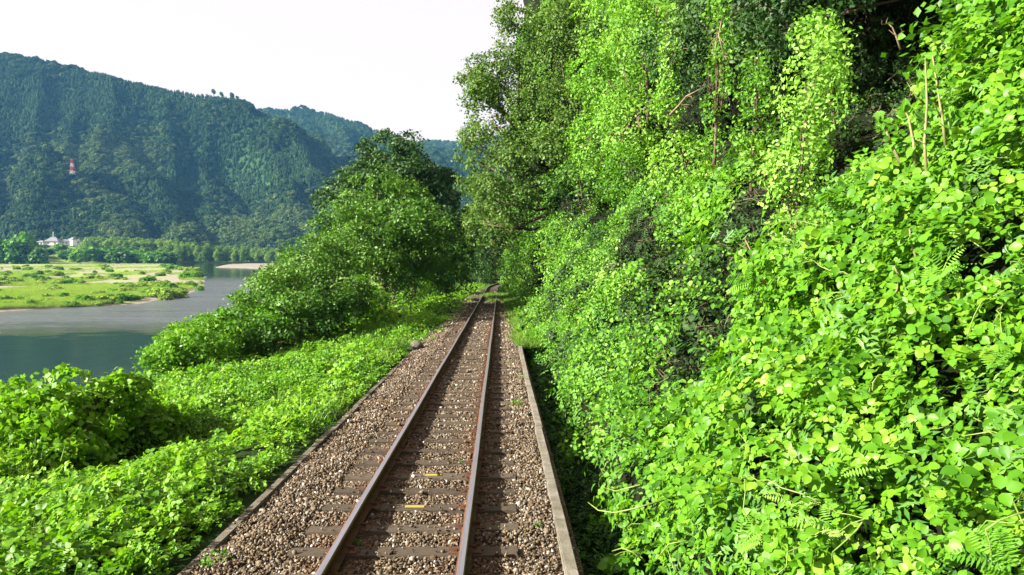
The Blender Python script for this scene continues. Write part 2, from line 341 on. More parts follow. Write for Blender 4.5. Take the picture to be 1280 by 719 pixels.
def mats_from(nrm, spin):
    """rotation matrices turning local Z to nrm with a spin about it -> XYZ euler"""
    nrm = nrm / np.linalg.norm(nrm, axis=1)[:, None]
    ref = np.where(np.abs(nrm[:, 2:3]) < .9, np.array([[0, 0, 1.]]), np.array([[1., 0, 0]]))
    x = np.cross(ref, nrm); x /= np.linalg.norm(x, axis=1)[:, None]; y = np.cross(nrm, x)
    c, s = np.cos(spin)[:, None], np.sin(spin)[:, None]
    X = x * c + y * s; Y = -x * s + y * c
    Mx = np.stack((X, Y, nrm), axis=2)
    sy = np.sqrt(Mx[:, 0, 0] ** 2 + Mx[:, 1, 0] ** 2)
    return Mx, np.stack((np.arctan2(Mx[:, 2, 1], Mx[:, 2, 2]), np.arctan2(-Mx[:, 2, 0], sy), np.arctan2(Mx[:, 1, 0], Mx[:, 0, 0])), 1)
def scatter(name, pts, nrm, scl, protos, label, cat=None, spin=None, parent=None, keep=None):
    pts = np.asarray(pts, float); N = len(pts)
    if spin is None: spin = rng.uniform(0, 2 * math.pi, N)
    _, eul = mats_from(np.asarray(nrm, float), spin)
    me = bpy.data.meshes.new(name); me.vertices.add(N); me.vertices.foreach_set('co', pts.astype(np.float32).ravel())
    a = me.attributes.new('rot', 'FLOAT_VECTOR', 'POINT'); a.data.foreach_set('vector', eul.astype(np.float32).ravel())
    scl = np.asarray(scl, float)
    if scl.ndim == 1: scl = np.stack((scl, scl, scl), 1)
    a = me.attributes.new('scl', 'FLOAT_VECTOR', 'POINT'); a.data.foreach_set('vector', scl.astype(np.float32).ravel())
    a = me.attributes.new('idx', 'INT', 'POINT'); a.data.foreach_set('value', rng.integers(0, len(protos), N).astype(np.int32))
    o = link(name, me, (), parent); tag(o, label, cat, None, 'stuff')
    g = bpy.data.node_groups.new(name + '_nodes', 'GeometryNodeTree')
    g.interface.new_socket('Geometry', in_out='INPUT', socket_type='NodeSocketGeometry')
    g.interface.new_socket('Geometry', in_out='OUTPUT', socket_type='NodeSocketGeometry')
    gi, go = g.nodes.new('NodeGroupInput'), g.nodes.new('NodeGroupOutput')
    iop = g.nodes.new('GeometryNodeInstanceOnPoints'); jn = g.nodes.new('GeometryNodeJoinGeometry')
    for p in protos:
        oi = g.nodes.new('GeometryNodeObjectInfo'); oi.inputs['Object'].default_value = p; oi.inputs['As Instance'].default_value = True
        g.links.new(oi.outputs['Geometry'], jn.inputs[0])
    def na(nm, t):
        x = g.nodes.new('GeometryNodeInputNamedAttribute'); x.data_type = t; x.inputs['Name'].default_value = nm
        return [s for s in x.outputs if s.enabled][0]
    e2r = g.nodes.new('FunctionNodeEulerToRotation')
    g.links.new(na('rot', 'FLOAT_VECTOR'), e2r.inputs[0])
    g.links.new(gi.outputs[0], iop.inputs['Points']); g.links.new(jn.outputs[0], iop.inputs['Instance'])
    iop.inputs['Pick Instance'].default_value = True
    g.links.new(na('idx', 'INT'), iop.inputs['Instance Index']); g.links.new(e2r.outputs[0], iop.inputs['Rotation'])
    g.links.new(na('scl', 'FLOAT_VECTOR'), iop.inputs['Scale']); g.links.new(iop.outputs[0], go.inputs[0])
    md = o.modifiers.new('scatter', 'NODES'); md.node_group = g
    return o

# leaf-built crowns as real meshes
def crown_mesh(name, lumps, size, dens=1.0, clus=.38, asp=.62, up=.5, hide_test=True, loc=(0, 0, 0), per=16, cap=60000, seed=0, sub=0, gap=-.22):
    """lumps: (x,y,z,r[,rz]); leaves sit in small tilted clusters over each lump's shell, denser outside"""
    r_ = np.random.default_rng(seed + 101)
    if sub:
        out = []
        for l in lumps:
            rz = l[4] if len(l) > 4 else l[3]; out.append((l[0], l[1], l[2], l[3] * .72, rz * .72))
            for q in range(sub):
                d = r_.normal(size=3); d[2] = abs(d[2]) * .8 + .1 if q % 3 else d[2]; d /= np.linalg.norm(d); f = r_.uniform(.26, .46)
                out.append((l[0] + d[0] * l[3] * .98, l[1] + d[1] * l[3] * .98, l[2] + d[2] * rz * 1.0, l[3] * f, rz * f * .8))
        lumps = out
    L = np.array([(l[0], l[1], l[2], l[3], (l[4] if len(l) > 4 else l[3])) for l in lumps], float)
    C = []; Nn = []
    for i, l in enumerate(L):
        k = int(dens * 4 * math.pi * l[3] * l[4] / (clus * clus) * 1.05) + 4
        d = r_.normal(size=(k, 3)); d /= np.linalg.norm(d, axis=1)[:, None]
        bump = 1 + .22 * vnoise(d[:, 0] * 2.4 + i * 7, d[:, 1] * 2.4, d[:, 2] * 2.4, seed) + .10 * vnoise(d[:, 0] * 6 + i, d[:, 1] * 6, d[:, 2] * 6, seed + 3)
        rr = bump * (1 - .45 * r_.random(k) ** 2.5)
        C.append(l[:3] + d * rr[:, None] * (l[3], l[3], l[4])); Nn.append(d)
    C = np.concatenate(C); Nn = np.concatenate(Nn)
    ok = np.ones(len(C), bool)
    for l in L:
        q = (C - l[:3]) / (l[3], l[3], l[4]); ok &= (np.linalg.norm(q, axis=1) > .58)
    pk = fbm(C[:, 0] / (clus * 3.2), C[:, 1] / (clus * 3.2), C[:, 2] / (clus * 2.4), seed + 7, 2); ok &= pk > gap
    C, Nn = C[ok], Nn[ok]
    n_ = min(cap, len(C) * per); per = max(4, n_ // max(1, len(C)))
    ci = np.repeat(np.arange(len(C)), per); N = len(ci)
    tang = r_.normal(size=(N, 3)) * clus * .55
    tilt = Nn[ci] * .8 + (0, 0, up); tilt /= np.linalg.norm(tilt, axis=1)[:, None]
    off = tang - tilt * (np.sum(tang * tilt, 1) * .72)[:, None]      # flattened sprays
    c = C[ci] + off
    nr = tilt + r_.normal(size=(N, 3)) * .55; nr /= np.linalg.norm(nr, axis=1)[:, None]
    d = np.cross(nr, r_.normal(size=(N, 3))); d /= np.linalg.norm(d, axis=1)[:, None] + 1e-9
    s = np.cross(nr, d); sz = size * r_.uniform(.6, 1.35, N)[:, None]
    V = np.stack((c - d * sz * .5, c + s * sz * asp * .5 - nr * sz * .08, c + d * sz * .5 - nr * sz * .12, c - s * sz * asp * .5 - nr * sz * .08), 1).reshape(-1, 3)
    b = np.arange(N)[:, None] * 4
    Fa = (b + np.array([[0, 1, 2, 0, 2, 3]])).reshape(-1, 3)
    cv = r_.random(len(C)); var = np.repeat(np.clip(cv[ci] * .6 + r_.random(N) * .4, 0, 1), 2)
    return mesh_np(name, V - np.array(loc), Fa, False, var)
def trunk_mb(base, lumps, r0, seed=0):
    rd = np.random.default_rng(seed); mb = MB(); base = np.array(base, float)
    cen = np.mean([l[:3] for l in lumps], axis=0); top = cen * .75 + base * .25
    pts = [base + (top - base) * t + np.append(rd.normal(size=2) * r0 * .7 * t, 0) for t in (0, .25, .5, .75, 1)]
    mb.tube(pts, [r0 * 1.3, r0, r0 * .85, r0 * .7, r0 * .5], 7)
    for l in lumps:
        t = rd.uniform(.35, .9); s = base + (top - base) * t; e = np.array(l[:3]); m = (s + e) / 2 + rd.normal(size=3) * .15 * l[3]
        mb.tube([s, m, e], [r0 * .5, r0 * .35, r0 * .15], 5)
        for q in range(3):
            e2 = e + rvec()[0] * l[3] * .8; mb.tube([m, (m + e2) / 2 + rd.normal(size=3) * .08, e2], [r0 * .25, r0 * .15, r0 * .05], 4)
    return mb
def tree(name, label, cat, base, lumps, mat, size, r0=.15, group=None, trunk='trunk', **kw):
    base = np.array(base, float); t = empty(name, base, label, cat, group)
    me = crown_mesh('crown', lumps, size, loc=base, **kw); link('crown', me, mat, t)
    mb = trunk_mb(np.zeros(3), [tuple(np.array(l[:3]) - base) + tuple(l[3:]) for l in lumps], r0, kw.get('seed', 0))
    mb.build(trunk, M['bark'], t, True)
    return t

# ================================================================== THE SETTING
SL = -.0251                                # the line falls gently away
CX = -.886                                 # track centre
def curve(y):                              # sideways drift of the line: straight, then a bend to the right
    y = np.asarray(y, float); return np.where(y > 82, (y - 82) ** 2 / 360.0, 0.0)
def zt(y): return SL * np.asarray(y, float)   # rail-top height

# right-hand hillside: x of the surface for distance y and height above the rails h
def gb(y, h, y0, h0, sy, sh, a): return a * np.exp(-((y - y0) / sy) ** 2 - ((h - h0) / sh) ** 2)
HOLES = []
def sbump(y, h, y0, h0, sy, sh): return np.exp(-(((y - y0) / sy) ** 2 + ((h - h0) / sh) ** 2) ** 1.7)
def xwall(y, h, holes=HOLES):
    k = .68 + (.12 - .68) * ss(30, 62, y)
    b = 1.80 - .10 * (1 - ss(4.5, 9, y)) * (1 - ss(.4, 2.0, h))
    b = b + .75 * (1 - ss(3.0, 8.5, y)) * ss(.6, 2.2, h) - .55 * ss(23, 33, y)
    x = b + k * np.clip(h, 0, 6) + .22 * np.clip(h - 6, 0, 40) * (k / .68)
    x = x - .35 * np.clip(-h, 0, .9) * (1 - ss(24, 30, y))
    if holes is not None:
        for (y0, h0, sy, sh, a) in holes: x = x + a * sbump(y, h, y0, h0, sy, sh)
    x = x - gb(y, h, 5.6, 2.4, 2.2, 1.2, .35)
    x = x + .62 * fbm(y * .38, h * .5, 0, 5) * ss(-.5, 1.5, h) + .30 * fbm(y * 1.1, h * 1.3, 3, 9)
    x = x + ss(9, 16, y) * .6 * fbm(y * .45, h * .8, 11, 33)
    x = x + ss(20, 55, y) * 1.3 * fbm(y * .14, h * .24, 7, 31)
    return x + curve(y) * .9
def wall_hit(u, v):
    d = ray(u, v); D = np.arange(2.5, 120, .05); q = CAM + D[:, None] * d
    m = q[:, 0] >= xwall(q[:, 1], q[:, 2] - zt(q[:, 1]), None); k = int(np.argmax(m)); return D[k], q[k, 2] - float(zt(D[k]))
for (u, v, sy, sh, a) in ((1135, 30, 2.6, 1.8, 3.6), (1090, 160, 2.3, 1.7, 2.8), (1060, 210, 1.0, .8, 1.6), (925, 125, 4.2, 2.2, 3.2), (1035, 15, 3.0, 1.6, 2.8), (860, 60, 3.0, 1.2, 1.8), (860, 170, 1.8, .8, 1.4), (790, 215, 2.6, .8, 1.4), (745, 120, 4, 1.2, 1.5),
                          (1085, 330, .24, .16, .45), (1150, 330, .22, .18, .45), (1035, 445, .2, .12, .4), (1180, 305, .2, .15, .4), (960, 330, .6, .35, .6), (700, 330, 5, 1.0, 1.4), (860, 320, 1.6, .5, .9), (890, 400, .4, .18, .4)):
    y0, h0 = wall_hit(u, v); HOLES.append((y0 + sy * .25, h0, sy, sh, a))
hr_ = np.random.default_rng(5)
for i in range(85):
    y0 = 9.0 + 62 * hr_.random() ** 1.3; h0 = hr_.uniform(.6, 4 + .16 * y0); q = (.14 + .030 * y0) * hr_.uniform(.5, 1.4)
    HOLES.append((y0, h0, q * hr_.uniform(.8, 1.8), q * hr_.uniform(.5, 1.0), q * 1.5))
ys = np.concatenate((np.arange(-14, 26, .35), np.arange(26, 60, .7), np.arange(60, 150, 1.5)))
hs = np.concatenate((np.arange(-1.3, 10, .3), np.arange(10, 34, 1.2)))
Y, H = np.meshgrid(ys, hs, indexing='ij')
X = xwall(Y, H) + .12
V = np.stack((X, Y, H + zt(Y)), 2)
ext = V[:, -1:, :] + (60, 0, 12); V = np.concatenate((V, ext), 1)
ny, nh = V.shape[:2]
idx = np.arange(ny * nh).reshape(ny, nh)
Fa = np.stack((idx[:-1, :-1], idx[1:, :-1], idx[1:, 1:], idx[:-1, 1:]), 2).reshape(-1, 4)
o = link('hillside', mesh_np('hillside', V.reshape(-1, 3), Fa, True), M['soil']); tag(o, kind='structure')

# left embankment falling to the river
def shore(y): return -26 - (np.clip(y, 60, 500) - 60) * .25
def zleft(x, y):
    d = -2.75 - x
    z = -.24 - .035 * d - .10 * np.clip(d - 1.5, 0, 20)
    brk = -9.5 - .0 * y
    z = z - .62 * np.clip(brk - x, 0, 200)
    z = z + (.20 * fbm(x * .5, y * .35, 0, 2) + .10 * fbm(x * 1.3, y * 1.1, 0, 4)) * ss(.2, 2.0, d)
    z = z - 1.0 * np.exp(-((x + 5.6) / 1.3) ** 2 - ((y - 12.6) / 2.2) ** 2) + .5 * np.exp(-((x + 8.0) / 1.3) ** 2 - ((y - 12.8) / 2.0) ** 2)
    return np.maximum(z + zt(y) * (1 - ss(80, 160, y)) + zt(80) * ss(80, 160, y), -13.5)
xs = np.concatenate((np.arange(-60, -30, 3), np.arange(-30, -12, 1.0), np.arange(-12, -2.74, .4), [-2.76]))
ysl = np.concatenate((np.arange(-20, 50, .6), np.arange(50, 160, 2.5)))
Xg, Yg = np.meshgrid(xs, ysl, indexing='ij'); Zg = zleft(Xg, Yg)
idx = np.arange(Xg.size).reshape(Xg.shape)
Fa = np.stack((idx[:-1, :-1], idx[1:, :-1], idx[1:, 1:], idx[:-1, 1:]), 2).reshape(-1, 4)
Xc = Xg + curve(Yg) * ss(-12, -3, Xg)
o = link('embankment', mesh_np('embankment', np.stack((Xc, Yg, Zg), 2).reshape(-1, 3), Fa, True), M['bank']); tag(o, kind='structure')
# far part of the near bank, a low wooded point hidden behind the trees
def strip(name, rows, mat):
    V = np.array(rows, float); a, b = V.shape[:2]; idx = np.arange(a * b).reshape(a, b)
    Fa = np.stack((idx[:-1, :-1], idx[1:, :-1], idx[1:, 1:], idx[:-1, 1:]), 2).reshape(-1, 4)
    o = link(name, mesh_np(name, V.reshape(-1, 3), Fa, True), mat); tag(o, kind='structure'); return o
strip('river_terrace', [[(-44 - (y - 140) * .20, y, -13.4), (-30 - (y - 140) * .18, y, -8), (30, y, -3.8), (260, y, 30)] for y in range(140, 481, 20)], M['plain'])

# ditch floor, track bed
rows = []
for y in np.arange(-14, 150, 1.0):
    c = float(curve(y)); z = float(zt(y)); dd = -1.12 * (1 - float(ss(24, 30, y))) - .26 * float(ss(24, 30, y))
    rows.append([(.70 + c, y, z + dd), (3.0 + c, y, z + dd - .03)])
strip('ditch_floor', rows, M['soil'])
rows = []
def zbed(x, y):
    x = np.asarray(x, float)
    z = -.185 - .03 * ss(.15, .9, np.abs(np.abs(x - CX) - 0)) * 0
    return zt(y) - .195 + 0 * x
for y in np.arange(-14, 150, .5):
    c = float(curve(y)); rows.append([(x + c, y, float(zt(y)) - .20 - (.06 if x < -2.2 else 0)) for x in (-2.80, -2.3, -1.9, -1.2, -.6, .2, .72)])
strip('track_bed', rows, M['bed'])

# valley floor and river
RZ = -11.0
GX = 6000
mb = MB(); 
mb.add([(-GX, -GX, -13.6), (GX, -GX, -13.6), (GX, 9000, -13.6), (-GX, 9000, -13.6)], [(0, 1, 2, 3)])
tag(mb.build('ground', M['plain']), kind='structure')
mb = MB(); mb.add([(-900, -300, RZ), (20, -300, RZ), (20, 760, RZ), (-900, 760, RZ)], [(0, 1, 2, 3)])
tag(mb.build('river', M['water']), kind='structure')

# gravel bar with grass
def poly_sd(px_, py_, poly):
    d = np.full(px_.shape, 1e9); inside = np.zeros(px_.shape, bool)
    for i in range(len(poly)):
        a, b = np.array(poly[i]), np.array(poly[(i + 1) % len(poly)]); ab = b - a
        t = np.clip(((px_ - a[0]) * ab[0] + (py_ - a[1]) * ab[1]) / (ab @ ab), 0, 1)
        d = np.minimum(d, np.hypot(px_ - a[0] - t * ab[0], py_ - a[1] - t * ab[1]))
        c = ((a[1] > py_) != (b[1] > py_)) & (px_ < (b[0] - a[0]) * (py_ - a[1]) / (b[1] - a[1] + 1e-9) + a[0])
        inside ^= c
    return np.where(inside, d, -d)
def pp(l, z=RZ): return [tuple(PZ(u, v, z)[:2]) for u, v in l]
BAR = pp([(-700, 400), (-300, 396), (0, 391), (60, 387), (120, 384), (190, 380), (232, 373), (262, 362), (269, 351), (256, 340), (236, 334), (222, 331), (200, 328.5)]) + [(-330, 760), (-1500, 760)]
def zbar(x, y):
    sdist = poly_sd(x, y, BAR)
    z = -12.2 + 1.75 * ss(-4, 7, sdist + 2.5 * fbm(x * .08, y * .08, 0, 3))
    z = z + .5 * fbm(x * .03, y * .03, 0, 8) * ss(5, 25, sdist) + 13.5 * ss(560, 760, y) * ss(60, 130, sdist)
    return z, sdist
xb = np.arange(-560, -40, 3.0); yb = np.concatenate((np.arange(140, 360, 2.5), np.arange(360, 790, 8)))
Xb, Yb = np.meshgrid(xb, yb, indexing='ij'); Zb, SDb = zbar(Xb, Yb)
idx = np.arange(Xb.size).reshape(Xb.shape)
Fa = np.stack((idx[:-1, :-1], idx[1:, :-1], idx[1:, 1:], idx[:-1, 1:]), 2).reshape(-1, 4)
tag(link('gravel_bar', mesh_np('gravel_bar', np.stack((Xb, Yb, Zb), 2).reshape(-1, 3), Fa, True), M['sand']), kind='structure')
SB = pp([(262, 334.5), (275, 331.5), (300, 330), (350, 330), (420, 331), (420, 337), (350, 336), (315, 336.2), (288, 335)])
xb = np.arange(-260, -60, 5.0); yb = np.arange(430, 640, 5.0)
Xs, Ys = np.meshgrid(xb, yb, indexing='ij'); sdb = poly_sd(Xs, Ys, SB)
Zs = -12.2 + 1.8 * ss(-6, 8, sdb)
idx = np.arange(Xs.size).reshape(Xs.shape)
Fa = np.stack((idx[:-1, :-1], idx[1:, :-1], idx[1:, 1:], idx[:-1, 1:]), 2).reshape(-1, 4)
tag(link('sandbar', mesh_np('sandbar', np.stack((Xs, Ys, Zs), 2).reshape(-1, 3), Fa, True), M['palesand']), kind='structure')
# raised far bank under grove and houses
strip('far_bank', [[(x, 608 + 12 * math.sin(x * .02), -11.6), (x, 622 + 12 * math.sin(x * .02), -9.5), (x, 690, -7 + 10.5 * float(ss(-360, -400, x))), (x, 900, -4 + 12 * float(ss(-400, -450, x)))] for x in range(-1400, 500, 20)], M['plain'])

# ------------------------------------------------------------------ mountains
def pl(lst): return [tuple(P(u, v, D)) for u, v, D in lst]
ridges = [   # crest polylines, side slope
 (pl([(-900, 30, 1500), (-400, 36, 1380), (-150, 52, 1300), (0, 70, 1250), (60, 80, 1225), (110, 90, 1210), (150, 102, 1200), (200, 113, 1185), (245, 122, 1170), (280, 127, 1160), (305, 133, 1150), (328, 144, 1135)]), .60),
 (pl([(328, 144, 1135), (352, 163, 1090), (376, 190, 1030), (407, 222, 960), (440, 262, 880), (480, 300, 790)]), .62),
 (pl([(20, 75, 1245), (62, 100, 1180), (105, 140, 1100), (150, 192, 1000), (190, 240, 910), (235, 292, 800)]), .66),
 (pl([(150, 102, 1200), (200, 145, 1130), (245, 190, 1050), (290, 235, 950), (345, 295, 800)]), .66),
 (pl([(245, 122, 1170), (300, 165, 1100), (345, 215, 1000), (385, 262, 900), (415, 300, 800)]), .70),
 (pl([(-150, 52, 1300), (-90, 120, 1150), (-40, 190, 980), (-10, 250, 850), (10, 295, 760)]), .66),
 (pl([(-350, 40, 1370), (-260, 130, 1150), (-190, 210, 960), (-150, 290, 780)]), .66),
 (pl([(-10, 205, 950), (45, 206, 905), (92, 216, 870), (130, 238, 840), (165, 285, 780)]), .62),
 (pl([(300, 150, 1900), (340, 138, 1800), (372, 133, 1750), (402, 139, 1700), (440, 152, 1640), (480, 166, 1580), (520, 180, 1500), (560, 190, 1450), (640, 200, 1400), (800, 210, 1400)]), .55),
 (pl([(372, 133, 1750), (420, 180, 1600), (460, 230, 1400), (500, 290, 1150)]), .62),
 (pl([(460, 178, 2300), (520, 181, 2250), (545, 178, 2200), (575, 179, 2150), (610, 172, 2100), (700, 160, 2050), (900, 150, 2000)]), .5),
 (pl([(540, 200, 1300), (570, 225, 1200), (590, 250, 1100), (640, 280, 950)]), .62),
]
def mtn(x, y):
    best = np.full(x.shape, -200.0); topf = np.zeros(x.shape)
    wx = x + 22 * fbm(x * .006, y * .006, 0, 21); wy = y + 22 * fbm(x * .006, y * .006, 5, 22)
    for ri_, (poly, k) in enumerate(ridges):
        top_ = 1.0 if ri_ in (0, 8, 10) else .4
        for a, b in zip(poly[:-1], poly[1:]):
            a = np.array(a); b = np.array(b); ab = b[:2] - a[:2]
            t = np.clip(((wx - a[0]) * ab[0] + (wy - a[1]) * ab[1]) / (ab @ ab), 0, 1)
            d = np.hypot(wx - a[0] - t * ab[0], wy - a[1] - t * ab[1])
            h = a[2] + (b[2] - a[2]) * t - k * 1.3 * (np.sqrt(d * d + 144) - 12)
            topf = np.where(h > best, np.exp(-(d / 45) ** 2) * top_, topf); best = np.maximum(best, h)
    rg_ = 1 - 2 * np.abs(vnoise(x * .011 + y * .006, y * .0035 - x * .002, 0, 61)); r2_ = 1 - 2 * np.abs(vnoise(x * .022 + y * .010, y * .007, 0, 62))
    best = best + (32 * rg_ + 13 * r2_ - 14) * ss(-10, 60, best) * (1 - .85 * topf)
    return best + 7 * fbm(x * .02, y * .02, 0, 23) + 2.5 * fbm(x * .07, y * .07, 0, 24)
xm = np.arange(-1500, 620, 12.0); ym = np.arange(690, 2500, 12.0)
Xm, Ym = np.meshgrid(xm, ym, indexing='ij'); Zm = np.maximum(mtn(Xm, Ym), -14) - 3
idx = np.arange(Xm.size).reshape(Xm.shape)
Fa = np.stack((idx[:-1, :-1], idx[1:, :-1], idx[1:, 1:], idx[:-1, 1:]), 2).reshape(-1, 4)
tag(link('mountain', mesh_np('mountain', np.stack((Xm, Ym, Zm), 2).reshape(-1, 3), Fa, True), M['mtn']), kind='structure')
# forest on the mountains
def conifer_proto(seed):
    r_ = np.random.default_rng(seed); V, Fa, var = [], [], []
    for lv in range(7):
        t = lv / 6; r = 3.1 * (1 - t) ** .8 + .35; z = 1.0 + 8.5 * t
        for k in range(7):
            a = 2 * math.pi * (k + r_.random()) / 7; x0 = r_.random()
            d = np.array((math.cos(a), math.sin(a), 0)); s = np.array((-d[1], d[0], 0)) * r * .45; b = len(V)
            V += [np.array((0, 0, z + 1.4)), d * r * r_.uniform(.8, 1.15) + s + (0, 0, z - .4), d * r * 1.15 + (0, 0, z - 1.0), d * r - s + (0, 0, z - .4)]
            Fa += [(b, b + 1, b + 2), (b, b + 2, b + 3)]; var += [x0, x0]
    me = mesh_np('conifer', np.array(V), np.array(Fa), False, var); me.materials.append(M['forest']); return bpy.data.objects.new('conifer', me)
def broad_proto(seed, mat='forest', sz=.95):
    r_ = np.random.default_rng(seed)
    lumps = [(r_.normal() * 1.4, r_.normal() * 1.4, 4 + r_.normal() * .9, r_.uniform(1.6, 2.4)) for _ in range(6)]
    me = crown_mesh('broadleaf', lumps, sz, clus=.9, per=7, seed=seed, asp=.8); me.materials.append(M[mat]); return bpy.data.objects.new('broadleaf', me)
con = [conifer_proto(i) for i in range(4)]; bro = [broad_proto(50 + i) for i in range(4)]
M['forest_light'] = leaf_mat('forest_leaf_light', [(0.0, (.04, .09, .02)), (.35, (.08, .14, .03)), (.65, (.12, .19, .05)), (1.0, (.20, .25, .09))], .1, .8, .012, .2)
brl = [broad_proto(70 + i, 'forest_light') for i in range(3)]
N = 300000
fx = rng.uniform(-1150, 420, N); fy = rng.uniform(700, 2350, N)
fz = mtn(fx, fy)
pt = np.stack((fx, fy, fz - 2), 1)
gx = (mtn(fx + 6, fy) - fz) / 6; gy = (mtn(fx, fy + 6) - fz) / 6
face = (gx * (0 - fx) + gy * (0 - fy)) < np.hypot(fx, fy) * .02            # slopes facing the river, and crests
mast = P(90.5, 218.5, 868)
mask = inview(pt, 60) & (fz > -9) & face & ~((abs(fx - mast[0]) < 5) & (fy > mast[1] - 26) & (fy < mast[1] + 6))
u_, v_, z_ = project(pt)
mask &= (u_ < 640) & (rng.random(N) < np.where(fy > 1500, .55, 1.0))
pt = pt[mask]; sp = fbm(pt[:, 0] * .008, pt[:, 1] * .008, 0, 40) + .35 * rng.normal(size=len(pt)) * .5
low = ss(120, 20, pt[:, 2]) * .45
kind = np.where(sp + low > .42, 2, np.where(sp + low > .12, 1, 0))
for kk, protos, nm, lb, s0, s1 in ((0, con, 'conifer_forest', 'dark planted conifers covering the mountain slopes', .42, .72), (1, bro, 'broadleaf_forest', 'rounded darker broadleaf woods between the conifers on the mountain', .6, 1.15), (2, brl, 'pale_broadleaf_forest', 'paler rounded tree crowns low on the mountain and along its spurs', .7, 1.4)):
    q = pt[kind == kk]; up = np.tile((0, 0, 1.), (len(q), 1)) + rng.normal(size=(len(q), 3)) * .04
    scatter(nm, q, up, rng.uniform(s0, s1, len(q)), protos, lb, 'forest')

# ------------------------------------------------------------------ far bank things
bam_me = []
for i in range(4):
    r_ = np.random.default_rng(i + 300)
    lumps = [(0 + r_.normal() * .5, r_.normal() * .5, z, r) for z, r in ((3, 2.6), (6, 3.0), (9, 2.7), (12, 2.0), (14.5, 1.2))]
    me = crown_mesh('crown', lumps, 1.0, clus=.9, per=8, asp=.35, seed=i, cap=2600); me.materials.append(M['bamboo']); bam_me.append(me)
    mb = MB()
    for k in range(6):
        a = r_.uniform(0, 6.28); b0 = np.array((math.cos(a), math.sin(a), 0)) * 1.2
        mb.tube([b0, b0 * 1.2 + (0, 0, 7), b0 * 1.5 + (0, 0, 13)], [.1, .08, .03], 4)
    bam_me.append(mb.mesh('culms')); bam_me[-1].materials.append(M['gstem'])
gro = []
for i in range(118):
    row = i % 2; u = 108 + (i // 2) * 4.15 + rng.uniform(-1.5, 1.5) + row * 2
    D = 640 - row * 22 + rng.uniform(-6, 6); vtop = 297 + 13 * ss(150, 340, u) + row * 3 + rng.uniform(-1, 1.5)
    base = P(u, 327, D); top = P(u, vtop, D); hgt = top[2] - base[2]
    zn = ['left end', 'left half', 'middle', 'right half', 'shaded right end'][min(4, int((u - 100) / 50))]; rw = ['back', 'front'][row]
    t = empty('bamboo_clump', base, f'feathery bamboo clump in the {rw} row, {zn} of the grove', 'bamboo', f'bamboo clumps, {rw} row, {zn} of the grove')
    t.rotation_euler.z = rng.uniform(0, 6.28); s = hgt / 15.6; t.scale = (s * 1.35, s * 1.35, s)
    k = rng.integers(0, 4); link('crown', bam_me[2 * k], (), t); link('culms', bam_me[2 * k + 1], (), t)
shr_me = []
for i in range(5):
    r_ = np.random.default_rng(i + 400)
    lumps = [(r_.normal() * .7, r_.normal() * .7, .5 + r_.random() * .5, r_.uniform(.6, 1.0)) for _ in range(5)]
    a = []
    for mt in ('meadow', 'tree_bright', 'tree_mid'):
        me = crown_mesh('foliage', lumps, .42, clus=.42, per=8, seed=i, cap=1800); me.materials.append(M[mt]); a.append(me)
    shr_me.append(a)
def shrub_at(p, s, mt, label, group, sz=1.0):
    o = link('shrub', shr_me[rng.integers(0, 5)][mt], (), None, p); o.scale = (s, s, s * sz); o.rotation_euler.z = rng.uniform(0, 6.28)
    return tag(o, label, 'shrub', group)
# line of green shrubs on the terrace beyond the gravel bar
for i in range(85):
    u = rng.uniform(-40, 215); t = rng.random(); v = 325 - 14 * t + (4 if u > 150 else 0)
    D = 560 + 130 * t; p = P(u, v, D); p[2] = max(p[2], -10.5) - .5
    mt = 1 if rng.random() < .6 else 2; zn = ['under the far left trees', 'below the houses', 'before the bamboo grove', 'beside the river channel'][min(3, int((u + 45) / 66))]; fr = 'front' if t < .4 else 'back'
    lb = f"{['', 'bright', 'dark'][mt]} green shrub at the {fr} of the thicket {zn}"
    shrub_at(p, rng.uniform(3.2, 6.5) * (.55 if 40 < u < 112 else 1), mt, lb, lb.replace('shrub', 'shrubs'), .8)
for (u, v, s, lb) in ((8, 318, 9, 'tall bright clump of bamboo at the far left edge beyond the bar'), (24, 322, 8, 'rounded bright tree right of the clump at the far left edge'), (45, 327, 6, 'low dark bush right of the far left trees, at the bar edge'), (98, 323, 4, 'broad bright bush below the small houses')):
    p = P(u, v, 560); p[2] -= 1; o = shrub_at(p, s, 1 if 'bright' in lb else 2, lb, None, 1.0)
# bushes and grass on the gravel bar
nb = 0
while nb < 190:
    u = rng.uniform(-60, 268); v = rng.uniform(333, 386); p = PZ(u, v, -10.6)
    _, sdv = zbar(np.array([p[0]]), np.array([p[1]]))
    if sdv[0] < 3: continue
    edge = np.exp(-sdv[0] / 14)
    if rng.random() > .25 + .75 * edge: continue
    D = p[1]; s = rng.uniform(.45, 1.1) * (1.0 + .3 * (D > 250)) * (1.5 if edge > .3 and u > 190 else 1.2)
    z = float(zbar(np.array([p[0]]), np.array([p[1]]))[0][0])
    mt = 0 if rng.random() < .65 else 1
    zn = ['at the left end', 'on the left part', 'in the middle', 'on the right part', 'at the right tip'][min(4, max(0, int(u / 54)))]
    fr = 'near shore' if D < 195 else ('half way back' if D < 330 else 'far back')
    lb = f"{['pale', 'green'][mt]} {'big' if s > 1.3 else 'low'} bush {zn} of the gravel bar, {fr}"
    shrub_at((p[0], p[1], z - .1), s, mt, lb, lb.replace('bush', 'bushes'), .75); nb += 1
gp = [sprig('meadow_tuft', M['meadow'], 'grass') for _ in range(3)]
N = 60000; u = rng.uniform(-80, 270, N); v = 328 + 62 * rng.random(N) ** .8
d = np.stack([(u - 640) / F, (359.5 - v) / F, -np.ones(N)], 1) @ CR.T; d /= d[:, 1:2]
p = CAM + d * ((-10.5 - CAM[2]) / d[:, 2])[:, None]
z, sdv = zbar(p[:, 0], p[:, 1]); p[:, 2] = z
